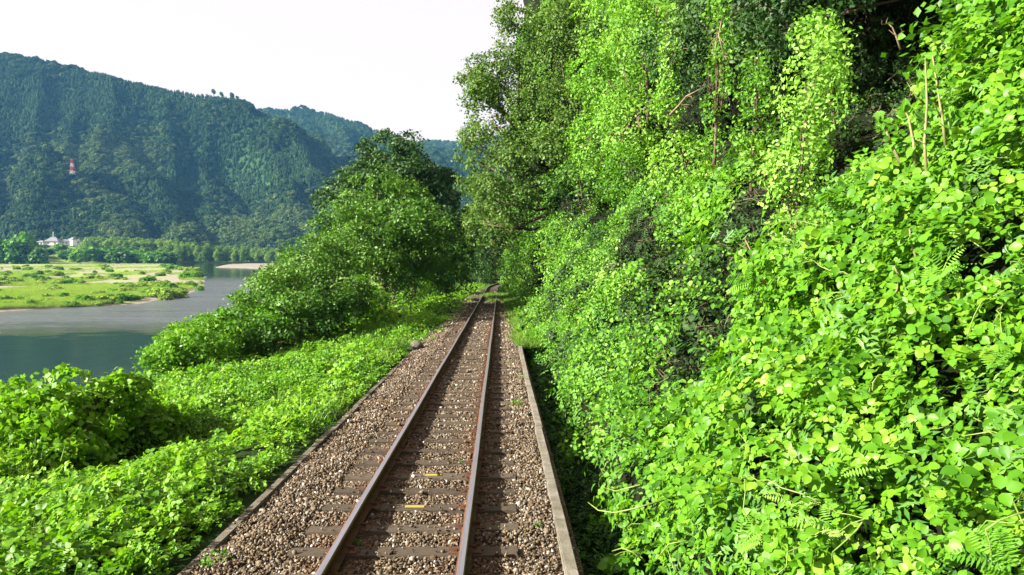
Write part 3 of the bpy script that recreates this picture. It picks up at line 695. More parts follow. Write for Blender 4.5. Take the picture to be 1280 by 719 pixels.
m = (sdv > 6 + 6 * fbm(p[:, 0] * .09, p[:, 1] * .06, 0, 14)) & (fbm(p[:, 0] * .05, p[:, 1] * .022, 0, 12) > -.08) & (p[:, 1] < 620)
p = p[m]; scatter('bar_grass', p, np.tile((0, 0, 1.), (len(p), 1)), rng.uniform(2.0, 3.6, len(p)), gp, 'pale green grass covering the gravel bar in the river', 'grass')

# houses below the mountain
def house(u, v, D, w_, d_, hw, hr, label, rz=0.0, wins=2):
    b = P(u, v, D); t = empty('house', b, label, 'house'); t.rotation_euler.z = rz
    mb = MB(); mb.box((0, 0, hw / 2 - 1), (w_, d_, hw + 2)); mb.build('wall', M['white_wall'], t)
    mb = MB(); e = .7; a, c = w_ / 2 + e, d_ / 2 + e
    mb.add([(-a, -c, hw), (a, -c, hw), (a, c, hw), (-a, c, hw), (-a * .35, 0, hw + hr), (a * .35, 0, hw + hr)], [(0, 1, 5, 4), (1, 2, 5), (2, 3, 4, 5), (3, 0, 4), (3, 2, 1, 0)])
    rf = mb.build('roof', M['roof_tile'], t)
    mb = MB(); mb.box((0, 0, hw + hr + .1), (a * .7, .5, .4)); mb.build('ridge', M['roof_tile'], rf)
    for i in range(wins):
        x = (i - (wins - 1) / 2) * w_ / wins
        mb = MB(); mb.box((x, -d_ / 2 - .03, hw * .55), (1.6, .12, 1.3)); f = mb.build('window', M['white_paint'], t)
        mb = MB(); mb.box((x, -d_ / 2 - .11, hw * .55), (1.3, .06, 1.0)); mb.build('pane', M['window_glass'], f)
    return t
h0 = house(67, 306.5, 700, 11, 8, 3.6, 3.8, 'grey hip roofed building with a thin finial pole below the mountain', .1)
mb = MB(); mb.tube([(0, 0, 7.4), (0, 0, 12.5)], [.35, .18], 6); mb.box((0, 0, 11.2), (1.3, .3, .3)); mb.build('finial', M['white_paint'], h0)
house(52, 306.5, 690, 7, 6, 2.6, 1.4, 'low pale house left of the grey hip roofed building', -.1)
house(82, 306, 705, 6, 6, 3.2, 1.8, 'small white house right of the grey hip roofed building', .3)
house(91, 304.5, 725, 6, 5, 3.8, 1.8, 'white walled house second from the bamboo grove', -.4)
house(97, 305.5, 730, 5, 5, 3.2, 1.6, 'small pale house nearest the bamboo grove', .2)
# lattice mast on the knoll
TB = P(90.5, 218.5, 868); Ht = P(90, 200, 868)[2] - TB[2]
t = empty('lattice_mast', TB, 'red and white banded lattice mast among trees on the mountain', 'mast')
nb_ = 4
for i in range(nb_):
    z0, z1 = Ht * i / nb_, Ht * (i + 1) / nb_; r0, r1 = 2.1 - 1.1 * i / nb_, 2.1 - 1.1 * (i + 1) / nb_
    mb = MB(); cs = [(-1, -1), (1, -1), (1, 1), (-1, 1)]
    for a in range(4):
        c0, c1 = cs[a], cs[(a + 1) % 4]
        A = np.array((c0[0] * r0, c0[1] * r0, z0)); B = np.array((c0[0] * r1, c0[1] * r1, z1)); C = np.array((c1[0] * r0, c1[1] * r0, z0)); D_ = np.array((c1[0] * r1, c1[1] * r1, z1))
        mb.tube([A, B], .33, 4); mb.tube([A, D_], .22, 4); mb.tube([C, B], .22, 4); mb.tube([B, D_], .22, 4); mb.tube([(A + B) / 2, (C + D_) / 2], .2, 4)
    mb.build('lattice_section', M['white_paint' if i % 2 == 0 else 'red_paint'], t)
mb = MB(); mb.box((0, 0, Ht + .2), (3, 3, .4)); mb.tube([(0, 0, Ht), (0, 0, Ht + 2.2)], .2, 5); mb.build('platform', M['red_paint'], t)
# lone trees on the skyline
for i, (u, v, s, lb) in enumerate(((267, 122, .95, 'small lone tree leftmost on the mountain skyline'), (277, 125, .9, 'small lone tree second from the left on the skyline'), (290, 128, 1.1, 'lone tree in the middle of the skyline row, fullest crown'), (297, 130, .9, 'lone tree second from the right on the skyline'), (306, 133, .8, 'slender lone tree rightmost on the mountain skyline'))):
    b = P(u, v, 1155); t = empty('skyline_tree', b, lb, 'tree')
    hgt = 13 * s; lm = [(0, 0, hgt * .75, hgt * .22), (1, 0, hgt * .6, hgt * .16), (-1, .5, hgt * .9, hgt * .14)]
    link('crown', crown_mesh('crown', lm, 1.0, clus=.9, per=6, seed=i), M['forest'], t)
    mb = MB(); mb.tube([(0, 0, -3), (0, 0, hgt * .8)], [.5, .25], 5); mb.build('trunk', M['bark'], t)

# ================================================================== THE TRACK
trk = empty('railway_track', (CX, 0, 0), 'single railway track of rusty rails on dark wooden sleepers in brown ballast', 'railway')
prof = [(-.0635, -.153), (.0635, -.153), (.0635, -.142), (.012, -.125), (.0085, -.055), (.028, -.040), (.0325, -.028), (.0325, -.008), (.024, -.0008), (-.024, -.0008), (-.0325, -.008), (-.0325, -.028), (-.028, -.040), (-.0085, -.055), (-.012, -.125), (-.0635, -.142)]
yr = np.concatenate((np.arange(-14, 80, 2.0), np.arange(80, 148, 1.0)))
for sx in (-1, 1):
    mb = MB(); n0 = len(prof); V = []; Fs = []
    for y in yr:
        for a, b in prof: V.append((sx * .5665 + a + float(curve(y)) + .004 * math.sin(y * .7 + sx), y, float(zt(y)) + b))
    mi = []
    for i in range(len(yr) - 1):
        for k in range(n0):
            Fs.append((i * n0 + k, i * n0 + (k + 1) % n0, (i + 1) * n0 + (k + 1) % n0, (i + 1) * n0 + k)); mi.append(1 if k == 8 else (2 if k in (6, 7, 9, 10) else 0))
    mb.add(V, Fs); mb.m = mi
    # running band slightly proud, polished
    mb.build('rail', [M['rust'], M['steel'], M['headrust']], trk)
sl_me = []
for i in range(5):
    mb = MB(); mb.box((0, 0, -.07), (2.1, .20, .14), jit=.008); sl_me.append(mb.mesh('sleeper')); sl_me[-1].materials.append(M['sleeper'])
mb = MB(); mb.box((0, 0, .006), (.30, .15, .012)); plate = mb.mesh('tie_plate'); plate.materials.append(M['rust'])
mb = MB()
for s in (-1, 1):
    mb.box((s * .088, .035 * s, .026), (.035, .035, .03)); mb.box((s * .062, .035 * s, .036), (.05, .03, .014))
clip = mb.mesh('rail_spike'); clip.materials.append(M['rust'])
mb = MB(); mb.box((0, 0, .004), (.21, .05, .008)); yel = mb.mesh('marker_strip'); yel.materials.append(M['yellow'])
y = .55; k = 0; SLP = []
yellow_rows = {}
while y < 146:
    sl = link('sleeper', sl_me[k % 5], (), trk, (float(curve(y)) + rng.normal() * .015, y, float(zt(y)) - .163))
    sl.rotation_euler = (SL, rng.normal() * .004, rng.normal() * .012 - (math.atan(max(0, y - 82) / 180)))
    SLP.append(y)
    if y < 34:
        for s in (-1, 1):
            link('tie_plate', plate, (), sl, (s * .5665, 0, 0)); link('rail_spike', clip, (), sl, (s * .5665, 0, 0))
    k += 1; y += .62 + rng.normal() * .018
SLP = np.array(SLP)
for (u, v, off) in ((486, 707.5, 0), (519.5, 622.5, 0), (541, 579.5, 0)):
    p = PZ(u, v, -.30); yv = p[1]; i = int(np.argmin(abs(SLP - yv)))
    sl = [c for c in trk.children if c.name.startswith('sleeper') and abs(c.location.y - SLP[i]) < 1e-3][0]
    link('marker_strip', yel, (), sl, (p[0] - CX, .02, .002))

# ballast stones
def stone_proto(seed):
    r_ = np.random.default_rng(seed); V, Fa = ICO1; V = V * (1 + r_.uniform(-.38, .34, (len(V), 1))) * r_.uniform(.55, 1.3, 3)
    me = mesh_np('stone', V, Fa, False); me.materials.append(M['stone']); return bpy.data.objects.new('stone', me)
stones = [stone_proto(i) for i in range(9)]
def stones_in(y0, y1, dens, s0, s1, lift=0.0):
    N = int((y1 - y0) * 3.45 * dens); x = rng.uniform(-2.76, .68, N); y = rng.uniform(y0, y1, N)
    i = np.clip(np.searchsorted(SLP, y), 1, len(SLP) - 1); ds = np.minimum(abs(SLP[i] - y), abs(SLP[i - 1] - y))
    on = (ds < .115) & (abs(x - CX) < 1.05)
    rail = abs(abs(x - CX) - .5665) < .085
    keep = (~on | (rng.random(N) < .035)) & ~(rail & (rng.random(N) < .9)); x, y, on = x[keep], y[keep], on[keep]
    hump = .045 * fbm(x * 2.2, y * 2.2, 0, 66) + .018 * (np.abs(x - CX) > 1.1) - .05 * ss(-2.3, -2.75, x) - .04 * ss(.45, .66, x)
    z = zt(y) - .20 + hump + rng.uniform(-.012, .02, len(x)) + lift
    z = np.where(on, zt(y) - .15, z)
    return np.stack((x + curve(y), y, z), 1), rng.uniform(s0, s1, len(x)) * (1 + .8 * (rng.random(len(x)) < .06))
a, sa = stones_in(2.6, 12, 2900, .0075, .0175); b, sb = stones_in(12, 26, 1100, .012, .023); c, sc_ = stones_in(26, 75, 260, .022, .038)
p = np.concatenate((a, b, c)); s = np.concatenate((sa, sb, sc_))
scatter('ballast', p, rvec(len(p)), s, stones, 'brown and rust stained ballast stones around the sleepers', 'ballast')

# concrete kerbs either side, block by block
def kerb(label, xin, wd, y0, y1, ln, mat, top, bot, jit):
    t = empty('concrete_kerb', (xin, y0, float(zt(y0))), label, 'kerb'); y = y0
    while y < y1:
        L = ln - .015
        mb = MB(); mb.box((0, 0, 0), (wd, L, top - bot)); 
        # rounded / worn top edges: a second, slightly narrower cap
        mb.box((0, 0, (top - bot) / 2 + .006), (wd - .02, L - .01, .012), jit=.002)
        b = mb.build('kerb_block', mat, t); yc = y + ln / 2
        b.location = (rng.normal() * jit, yc - y0, float(zt(yc)) - float(zt(y0)) + (top + bot) / 2 + rng.normal() * jit * .6)
        b.rotation_euler = (SL, rng.normal() * .012, rng.normal() * jit * .35)
        y += ln
kerb('pale weathered concrete kerb between ballast and ditch right of the track', .612, .115, -2, 28, 2.0, M['concrete'], -.15, -1.2, .008)
kerb('dark mossy concrete kerb between ballast and kudzu left of the track', -2.73, .10, -2, 19.5, 2.0, M['concrete_dark'], -.20, -.7, .010)
# stones at the end of the left kerb
for i, (u, v, r_, lb, sx) in enumerate(((521, 433, .22, 'rounded grey boulder beside the end of the left kerb', (1, 1.1, .9)), (539, 416, .27, 'flat dark rock behind the grey boulder at the ballast edge', (1.5, .9, .35)), (560, 395, .26, 'small dark rock farthest along the left ballast edge', (1.1, 1, .6)))):
    V, Fa = ICO2; q = V * (1 + .22 * fbm(V[:, 0] * 1.5 + i * 9, V[:, 1] * 1.5, V[:, 2] * 1.5, i)[:, None]) * r_ * np.array(sx)
    o = link('boulder', mesh_np('boulder', q, Fa, False), M['rock'], None, PZ(u, v, -.75 if i == 0 else -.9 - .2 * i)); tag(o, lb, 'rock')

# ================================================================== GROUND COVER
kud = [sprig('kudzu_sprig', M['kudzu'], 'kudzu') for _ in range(7)]
kul = [sprig('kudzu_bank_sprig', M['kudzu_left'], 'kudzu') for _ in range(7)]
vin = [sprig('vine_sprig', M['vine'], 'small') for _ in range(6)]
lan = [sprig('lance_sprig', M['lance'], 'lance') for _ in range(5)]
gra = [sprig('grass_tuft', M['grass'], 'grass') for _ in range(4)]

def wall_normals(y, h):
    e = .15; gx = (xwall(y + e, h) - xwall(y - e, h)) / (2 * e); gh = (xwall(y, h + e) - xwall(y, h - e)) / (2 * e)
    n_ = np.stack((-np.ones_like(y), gx, gh), 1); return n_ / np.linalg.norm(n_, axis=1)[:, None]
def wall_pts(N, ya, yb, ha, hb, powr=1.0):
    y = ya + (yb - ya) * rng.random(N) ** powr; h = rng.uniform(ha, hb, N)
    return y, h
allp = []
for (ya, yb, hb, dens) in ((1.2, 9, 8.5, 66), (9, 20, 11.5, 24), (20, 40, 17, 13), (40, 75, 22, 6.5), (75, 140, 22, 2.0)):
    N = int((yb - ya) * (hb + 1.0) * 1.25 * dens); y, h = wall_pts(N, ya, yb, -1.0, hb)
    n_ = wall_normals(y, h); x = xwall(y, h); lift = rng.random(N) ** 1.5 * .40 + .02
    sprout = fbm(y * .9, h * .9, 0, 77)
    lift = lift + np.clip(sprout, 0, 1) * .8 * rng.random(N)
    p = np.stack((x, y, h + zt(y)), 1) + n_ * lift[:, None]
    hole = np.max([sbump(y, h, q[0] + q[2] * .35, q[1], q[2] * 1.2, q[3] * .95) for q in HOLES], 0); hole = ss(.15, .6, hole) * .97
    dark = fbm(y * .9, h * 1.0, 5, 55)
    keep = inview(p, 150) & (rng.random(N) > hole) & (rng.random(N) > ss(.16, .40, dark) * (.85 - .25 * (y < 8)))
    keep &= ~((h < 0.0) & (y < 24) & (rng.random(N) < .75))
    n2 = n_ * .75 + np.array((-.25, -.15, .45))
    s = (1 + .5 * ss(20, 60, y)) * rng.uniform(.75, 1.25, N) * (.58 + .42 * ss(4, 12, y))
    allp.append([a[keep] for a in (p, n2, s, y, h)])
p, n_, s, y, h = [np.concatenate([a[i] for a in allp]) for i in range(5)]
n_ = n_ + rng.normal(size=n_.shape) * .32
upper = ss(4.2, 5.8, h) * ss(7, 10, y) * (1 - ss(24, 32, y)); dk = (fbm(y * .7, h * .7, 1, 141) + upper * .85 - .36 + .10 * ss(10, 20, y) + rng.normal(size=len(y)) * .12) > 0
sp = fbm(y * .22, h * .28, 2, 88) + rng.normal(size=len(y)) * .10
kk = np.where(sp - .55 * ss(8, 16, y) + .25 * (y < 8) > -.12, 0, np.where(sp > -.62, 1, 2))
kk = np.where((rng.random(len(y)) < .13) & (y < 25), 2, kk)
for i, protos, nm, lb, m_ in ((0, kud, 'kudzu_cover', 'broad leaved kudzu blanketing the slope right of the track', 1), (1, vin, 'vine_cover', 'small leaved yellow green vines covering the slope right of the track', 1.15), (2, lan, 'undergrowth', 'narrow leaved undergrowth hanging between the vines on the right slope', 1.3)):
    q = (kk == i) & ~dk; scatter(nm, p[q], n_[q], s[q] * m_, protos, lb, 'vines')
dkp = (p[dk], n_[dk], s[dk] * 1.1)  # creeper patches that get darkened leaves in place of real shade
# plants with hollow shade painted into their leaf colour, and dead twigs, hugging the soil
M['shade_painted_leaf'] = leaf_mat('shade_painted_leaf', [(0.0, (.008, .022, .006)), (.4, (.018, .05, .010)), (.75, (.035, .085, .016)), (1.0, (.07, .14, .03))], .2, .6, spec=.15)
shp = [sprig('shade_painted_sprig', M['shade_painted_leaf'], k_) for k_ in ('small', 'lance', 'kudzu', 'small', 'lance')]
tw = []
for i in range(5):
    mb = MB()
    for k in range(9):
        a = rng.normal(size=3) * (.16, .16, .05); d = rvec()[0] * .28; mb.tube([a, a + d * .5 + rng.normal(size=3) * .03, a + d], [.006, .004, .002], 3)
    me_ = mb.mesh('twig_tangle'); me_.materials.append(M['bark']); tw.append(bpy.data.objects.new('twig_tangle', me_))
pa = []
for (ya, yb, hb, dens) in ((1.2, 9, 8.5, 120), (9, 22, 13, 34), (22, 45, 16, 8)):
    N = int((yb - ya) * (hb + 1) * 1.25 * dens); y, h = wall_pts(N, ya, yb, -.9, hb); n2 = wall_normals(y, h)
    p2 = np.stack((xwall(y, h), y, h + zt(y)), 1) + n2 * (rng.random(N) * .12)[:, None]
    k_ = inview(p2, 120) & (np.max([sbump(y, h, *q[:4]) for q in HOLES], 0) > .08); pa.append((p2[k_], n2[k_] + rng.normal(size=(k_.sum(), 3)) * .5, rng.uniform(.6, .95, k_.sum()) * (1 + .25 * (ya > 8))))
p2, n2, s2 = [np.concatenate([a[i] for a in pa]) for i in range(3)]
t_ = rng.random(len(p2)) < np.where(p2[:, 1] < 8, .035, .10)
scatter('shade_painted_creepers', *dkp, shp, 'creepers with shade painted into their leaf colour between the bright vines high on the right slope', 'vines')
scatter('shade_painted_plants', p2[~t_], n2[~t_], s2[~t_], shp, 'plants with shade painted into their leaves in the hollows of the right slope', 'plants')
scatter('dead_twigs', p2[t_], n2[t_], s2[t_] * 1.3, tw, 'tangle of dead twigs in the hollows of the right slope', 'twigs')
# ditch plants in the kerb's shade, deepened by leaves painted darker
N = 5200; y = rng.uniform(2.5, 30, N); x = rng.uniform(.80, 1.75, N); p = np.stack((x, y, zt(y) - 1.05 + .35 * rng.random(N) * ss(.8, 1.5, x) + .05), 1)
scatter('ditch_plants', p, np.array((0, 0, 1.)) + rng.normal(size=(N, 3)) * .35, rng.uniform(.6, 1.0, N), shp + lan[:2], 'low plants, most with shade painted into their leaves, filling the ditch beside the right kerb', 'plants')

# left bank
allp = []
for (ya, yb, xa, dens) in ((1.5, 10, -13, 56), (10, 22, -16, 36), (22, 50, -20, 10), (50, 100, -22, 4)):
    N = int((yb - ya) * (-2.8 - xa) * dens); y = rng.uniform(ya, yb, N); x = rng.uniform(xa, -2.90, N)
    tr = ss(19, 30, y) * .9; x = x + tr * rng.uniform(-.2, .9, N) * (x > -3.4)
    n_ = np.tile((-.25, -.18, 1.), (N, 1)) + rng.normal(size=(N, 3)) * .35
    lift = .06 + rng.random(N) ** 1.4 * .26 + np.clip(fbm(x * .8, y * .6, 0, 91), 0, 1) * .45 * rng.random(N)
    edge = ss(-2.75, -3.6, x); lift = lift * (.35 + .65 * edge)
    p = np.stack((x + curve(y), y, zleft(x, y) + lift), 1); s = (1 + .7 * ss(18, 60, y)) * rng.uniform(.6, 1.1, N) * (.72 + .28 * edge)
    keep = inview(p, 120) & (rng.random(N) > ss(.35, .6, fbm(x * 1.1, y * .9, 0, 95)) * .8)
    allp.append([a[keep] for a in (p, n_, s)])
p, n_, s = [np.concatenate([a[i] for a in allp]) for i in range(3)]
q = (fbm(p[:, 0] * .3, p[:, 1] * .22, 0, 71) + rng.normal(size=len(p)) * .1) > -.25
scatter('bank_kudzu', p[q], n_[q], s[q] * .66, kul, 'bright kudzu carpet on the bank left of the track', 'vines')
scatter('bank_creepers', p[~q], n_[~q], s[~q], vin[:4] + kul[:2], 'small leaved creepers mixed into the carpet left of the track', 'vines')

N = 2600; y = rng.uniform(2.5, 45, N) ; x = rng.uniform(-12, -3.0, N); pz = np.stack((x, y, zleft(x, y) + .05), 1)
m_ = inview(pz, 60) & (fbm(x * .6, y * .4, 3, 171) > .12); scatter('bank_grass', pz[m_], np.array((0, 0, 1.)) + rng.normal(size=(m_.sum(), 3)) * .15, rng.uniform(.9, 1.7, m_.sum()), gra + lan[:2], 'taller grass and weeds poking through the kudzu on the left bank', 'grass')
def fern(i):
    V, Fa, var = [], [], []; r_ = np.random.default_rng(i + 1200)
    for f in range(4):
        a = r_.uniform(0, 6.28); d = np.array((math.cos(a), math.sin(a), 0)); sv = np.array((-d[1], d[0], 0)); x0 = r_.random(); Lf = r_.uniform(.28, .5)
        for k in range(16):
            t = k / 15; c = d * Lf * t + np.array((0, 0, .22 * math.sin(t * 2.4) * Lf * 1.6)); wl = .11 * math.sin(min(1, t * 1.15 + .08) * 3.14) ** .7 + .01
            for sg in (-1, 1): var.extend([x0] * leaflet(V, Fa, c, sv * sg + d * .35 - np.array((0, 0, .15)), np.array((0, 0, 1.)), wl, .022, 0, 1))
    me = mesh_np('fern', np.array(V), np.array(Fa), False, var); me.materials.append(M['vine']); return bpy.data.objects.new('fern', me)
frn = [fern(i) for i in range(4)]
N = 300; y, h = wall_pts(N, 2.5, 24, .1, 7, 1.4); nf = wall_normals(y, h); pf = np.stack((xwall(y, h), y, h + zt(y)), 1) + nf * .38
m_ = inview(pf, 60) & (fbm(y * .5, h * .7, 9, 181) > -.05); pf, nf = pf[m_], nf[m_]
scatter('ferns', pf, nf * .6 + np.array((-.1, -.1, .7)) + rng.normal(size=nf.shape) * .15, rng.uniform(.5, .85, len(pf)), frn, 'pale fern fronds standing out of the vines on the right slope', 'ferns')
# grass at the far right verge and on the ballast's far end
N = 1500; y = 24 + 62 * rng.random(N) ** 1.2; x = .75 + rng.normal(size=N) * .22 + .45 * rng.random(N) - .35 * ss(40, 60, y); p = np.stack((x + curve(y), y, zt(y) - .2), 1)
N2 = 1500; y2 = rng.uniform(44, 74, N2); x2 = rng.normal(size=N2) * .55 - .5; p2 = np.stack((x2, y2, zt(y2) - .19), 1)
m2 = fbm(x2 * .8, y2 * .12, 0, 19) > .05; p2 = p2[m2]
N3 = 700; y3 = rng.uniform(80, 120, N3); x3 = rng.uniform(-7, -1.6, N3); p3 = np.stack((x3 + curve(y3), y3, zt(y3) - .3), 1)
p = np.concatenate((p, p2, p3)); scatter('verge_grass', p, np.tile((0, 0, 1.), (len(p), 1)), rng.uniform(.5, 1.25, len(p)), gra, 'pale grass along the far verge and between the distant rails', 'grass')
N = 5200; y = 25 + 58 * rng.random(N) ** 1.2; x = rng.uniform(.72, 2.0, N) - .25 * ss(40, 60, y) + .15 * fbm(y * .6, 0, 0, 17); p = np.stack((x + curve(y), y, zt(y) - .24 + rng.random(N) * .22 * ss(.6, 1.6, x)), 1)
scatter('verge_creepers', p, np.array((-.2, -.2, 1.)) + rng.normal(size=(N, 3)) * .4, rng.uniform(.5, 1.1, N), vin[:3] + kud[:2], 'low creepers spreading from the slope onto the far right verge', 'vines')
# weeds in the ballast
wme = crown_mesh('weed', [(0, 0, .08, .10), (.07, .02, .06, .07), (-.06, .03, .05, .07)], .045, clus=.07, per=7, seed=3, up=1.0); wme.materials.append(M['vine'])
for (u, v, s, lb) in ((645, 493, .95, 'lone bright weed growing in the ballast right of the right rail'), (263, 652, .7, 'small pale weed in the ballast beside the left kerb'), (268, 702, .8, 'small weed at the left kerb near the bottom edge'), (676, 655, .5, 'tiny weed in the ballast near the right kerb'), (450, 675, .35, 'tiny green sprout in the shadow of the left rail'), (578, 571, .4, 'small weed between the rails beside the right rail'), (655, 458, .7, 'weed beside the right kerb farther down the line'), (640, 440, .8, 'weed in the ballast farthest along on the right')):
    o = link('weed', wme, (), None, PZ(u, v, -.33)); o.location[2] = float(zt(o.location[1])) - .19; o.scale = (s,) * 3; o.rotation_euler.z = rng.uniform(0, 6); tag(o, lb, 'weed')

# ================================================================== KUDZU VINES with single leaves (nearest part of the slope)
n = NT('kudzu_big_leaf')
oc = n.n('SeparateXYZ', {0: n.n('TexCoord').outputs['Object']}); ay = n.math('ABSOLUTE', oc.outputs[1])
vb = n.math('FRACT', n.math('MULTIPLY', n.math('SUBTRACT', oc.outputs[0], n.math('MULTIPLY', ay, .8)), 7.0))
vein = n.math('MAXIMUM', n.ramp(vb, [(.0, (1, 1, 1)), (.12, (0, 0, 0))]), n.ramp(ay, [(.012, (1, 1, 1)), (.03, (0, 0, 0))]))
at = n.n('Attribute', attribute_name='var').outputs['Fac']; ob = n.n('ObjectInfo').outputs['Random']
ff = n.math('ADD', n.math('ADD', n.math('MULTIPLY', ob, .75), n.math('MULTIPLY', at, .15)), n.math('MULTIPLY', n.math('SUBTRACT', n.noise(.6, 3, .6, n.pos()), .45), .5))
lc = n.ramp(ff, [(0.0, (.010, .05, .006)), (.2, (.03, .11, .007)), (.45, (.065, .20, .009)), (.7, (.10, .27, .014)), (.92, (.14, .31, .025)), (.985, (.19, .30, .04)), (1.0, (.20, .14, .04))])
lc = n.mix(lc, (.30, .42, .08), n.math('MULTIPLY', vein, .35))
sp_ = n.ramp(n.noise(9, 4, .7, n.n('TexCoord').outputs['Object']), [(.66, (0, 0, 0)), (.72, (1, 1, 1))])
lc = n.mix(lc, (.16, .13, .03), n.math('MULTIPLY', sp_, .5))
bs_ = n.bsdf(lc, .48, .25, normal=n.bump(n.math('SUBTRACT', 1.0, vein), .35, .01))
tl_ = n.n('BsdfTranslucent', {0: n.n('Mix', {0: 1.0, 6: lc, 7: (1.1, 1.25, .4, 1)}, data_type='RGBA', blend_type='MULTIPLY').outputs[2]}).outputs[0]
M['big_leaf'] = n.done(n.n('MixShader', {0: .4, 1: bs_, 2: tl_}).outputs[0])
def big_leaf(i):
    r_ = np.random.default_rng(i + 900); V = []; Fa = []
    outs = [[(.0, 0), (-.10, .20), (.04, .42), (.28, .50), (.46, .40), (.60, .36), (.82, .18), (1.0, 0)],
            [(.0, 0), (-.06, .16), (.08, .38), (.26, .54), (.42, .34), (.62, .30), (.84, .14), (1.0, 0)],
            [(.0, 0), (-.02, .14), (.14, .34), (.34, .40), (.52, .38), (.70, .27), (.88, .12), (1.0, 0)]][i % 3]
    cup, droop = r_.uniform(.05, .28), r_.uniform(.05, .35)
    asy = [r_.uniform(.85, 1.05), r_.uniform(.85, 1.05)]
    mid = []
    for (x, y) in outs: mid.append(len(V)); V.append((max(x, 0), 0, -droop * max(x, 0) ** 2))
    for sd_ in (0, 1):
        ed = []; sg = 1 if sd_ else -1
        for k, (x, y) in enumerate(outs):
            if y == 0: ed.append(mid[k]); continue
            ed.append(len(V)); V.append((x, sg * y * asy[sd_], cup * y - droop * x * x + r_.normal() * .015))
        for k in range(len(outs) - 1):
            q = [mid[k], mid[k + 1], ed[k + 1], ed[k]]; q = [a for t_, a in enumerate(q) if a not in q[:t_]]
            if len(q) < 3: continue
            if sd_ == 0: q = q[::-1]
            Fa.append((q[0], q[1], q[2]))
            if len(q) == 4: Fa.append((q[0], q[2], q[3]))
    me = mesh_np('leaf', np.array(V), np.array(Fa), False, [r_.random()] * len(Fa)); me.materials.append(M['big_leaf']); return me
lf = [big_leaf(i) for i in range(9)]
N = 60000; y, h = rng.uniform(2.2, 10, N), rng.uniform(-.6, 6.5, N)
n_ = wall_normals(y, h); p = np.stack((xwall(y, h), y, h + zt(y)), 1) + n_ * (.22 + .34 * rng.random(N))[:, None]
u_, v_, z_ = project(p); hole = np.max([sbump(y, h, q[0] + q[2] * .35, q[1], q[2] * 1.2, q[3] * .95) for q in HOLES], 0)
ok = (u_ > 740) & (u_ < 1330) & (v_ > 60) & (v_ < 760) & (hole < .3) & (rng.random(N) < np.clip((z_ / 6.0) ** 1.6, .2, 1)) & ((u_ > 830) | (v_ > 330))
p, n_, u_, v_, z_ = p[ok][:4100], n_[ok][:4100], u_[ok][:4100], v_[ok][:4100], z_[ok][:4100]
cents = [((800, 560), 'kudzu vine at the foot of the slope with tendrils reaching toward the kerb'), ((850, 660), 'kudzu vine at the bottom edge just right of the ditch shadow'),
 ((870, 450), 'kudzu vine low on the slope above the ditch, half way along it'), ((960, 600), 'kudzu vine with crowded round leaves low in the right foreground'), ((1080, 680), 'kudzu vine at the bottom edge in the middle of the right foreground'),
 ((1220, 660), 'kudzu vine filling the bottom right corner'), ((960, 430), 'kudzu vine over the front of the leafy mound'), ((1080, 520), 'kudzu vine below the shaded hollow of the leafy mound'),
 ((1220, 520), 'kudzu vine on the right edge, lower half'), ((1060, 350), 'kudzu vine along the crest of the leafy mound'), ((1190, 390), 'kudzu vine right of the leafy mound beside the dark gaps'),
 ((1240, 250), 'kudzu vine on the right edge beside the pale upright stalks'), ((1240, 110), 'kudzu vine high in the upper right corner'), ((1110, 230), 'kudzu vine climbing around the pale upright stalks')]
cc_ = np.array([c[0] for c in cents], float); own = np.argmin((u_[:, None] - cc_[:, 0]) ** 2 + (v_[:, None] - cc_[:, 1]) ** 2, 1)
spin = rng.uniform(0, 2 * math.pi, len(p))
nn = n_ * .7 + np.array((-.25, -.3, .45)) + rng.normal(size=n_.shape) * .38
MX, _ = mats_from(nn, spin)
SC = rng.uniform(.036, .070, len(p)) * (1 + .35 * (rng.random(len(p)) < .1))
for k in range(0, len(p) - 2, 3):                      # three leaflets to each stalk
    c0 = p[k].copy(); X0 = MX[k][:, 0]; Y0 = MX[k][:, 1]; Z0 = MX[k][:, 2]; s0 = SC[k]
    for j_, (dx, dy) in enumerate(((1, 0), (.1, 1), (.1, -1))):
        d_ = X0 * dx + Y0 * dy + rng.normal(size=3) * .12; d_ /= np.linalg.norm(d_); z_n = Z0 + rng.normal(size=3) * .22; z_n -= d_ * np.dot(z_n, d_); z_n /= np.linalg.norm(z_n)
        MX[k + j_] = np.stack((d_, np.cross(z_n, d_), z_n), 1); p[k + j_] = c0 + d_ * s0 * (.35 if j_ == 0 else .06); SC[k + j_] = s0 * rng.uniform(.85, 1.1)
    own[k + 1] = own[k + 2] = own[k]; n_[k + 1] = n_[k + 2] = n_[k]
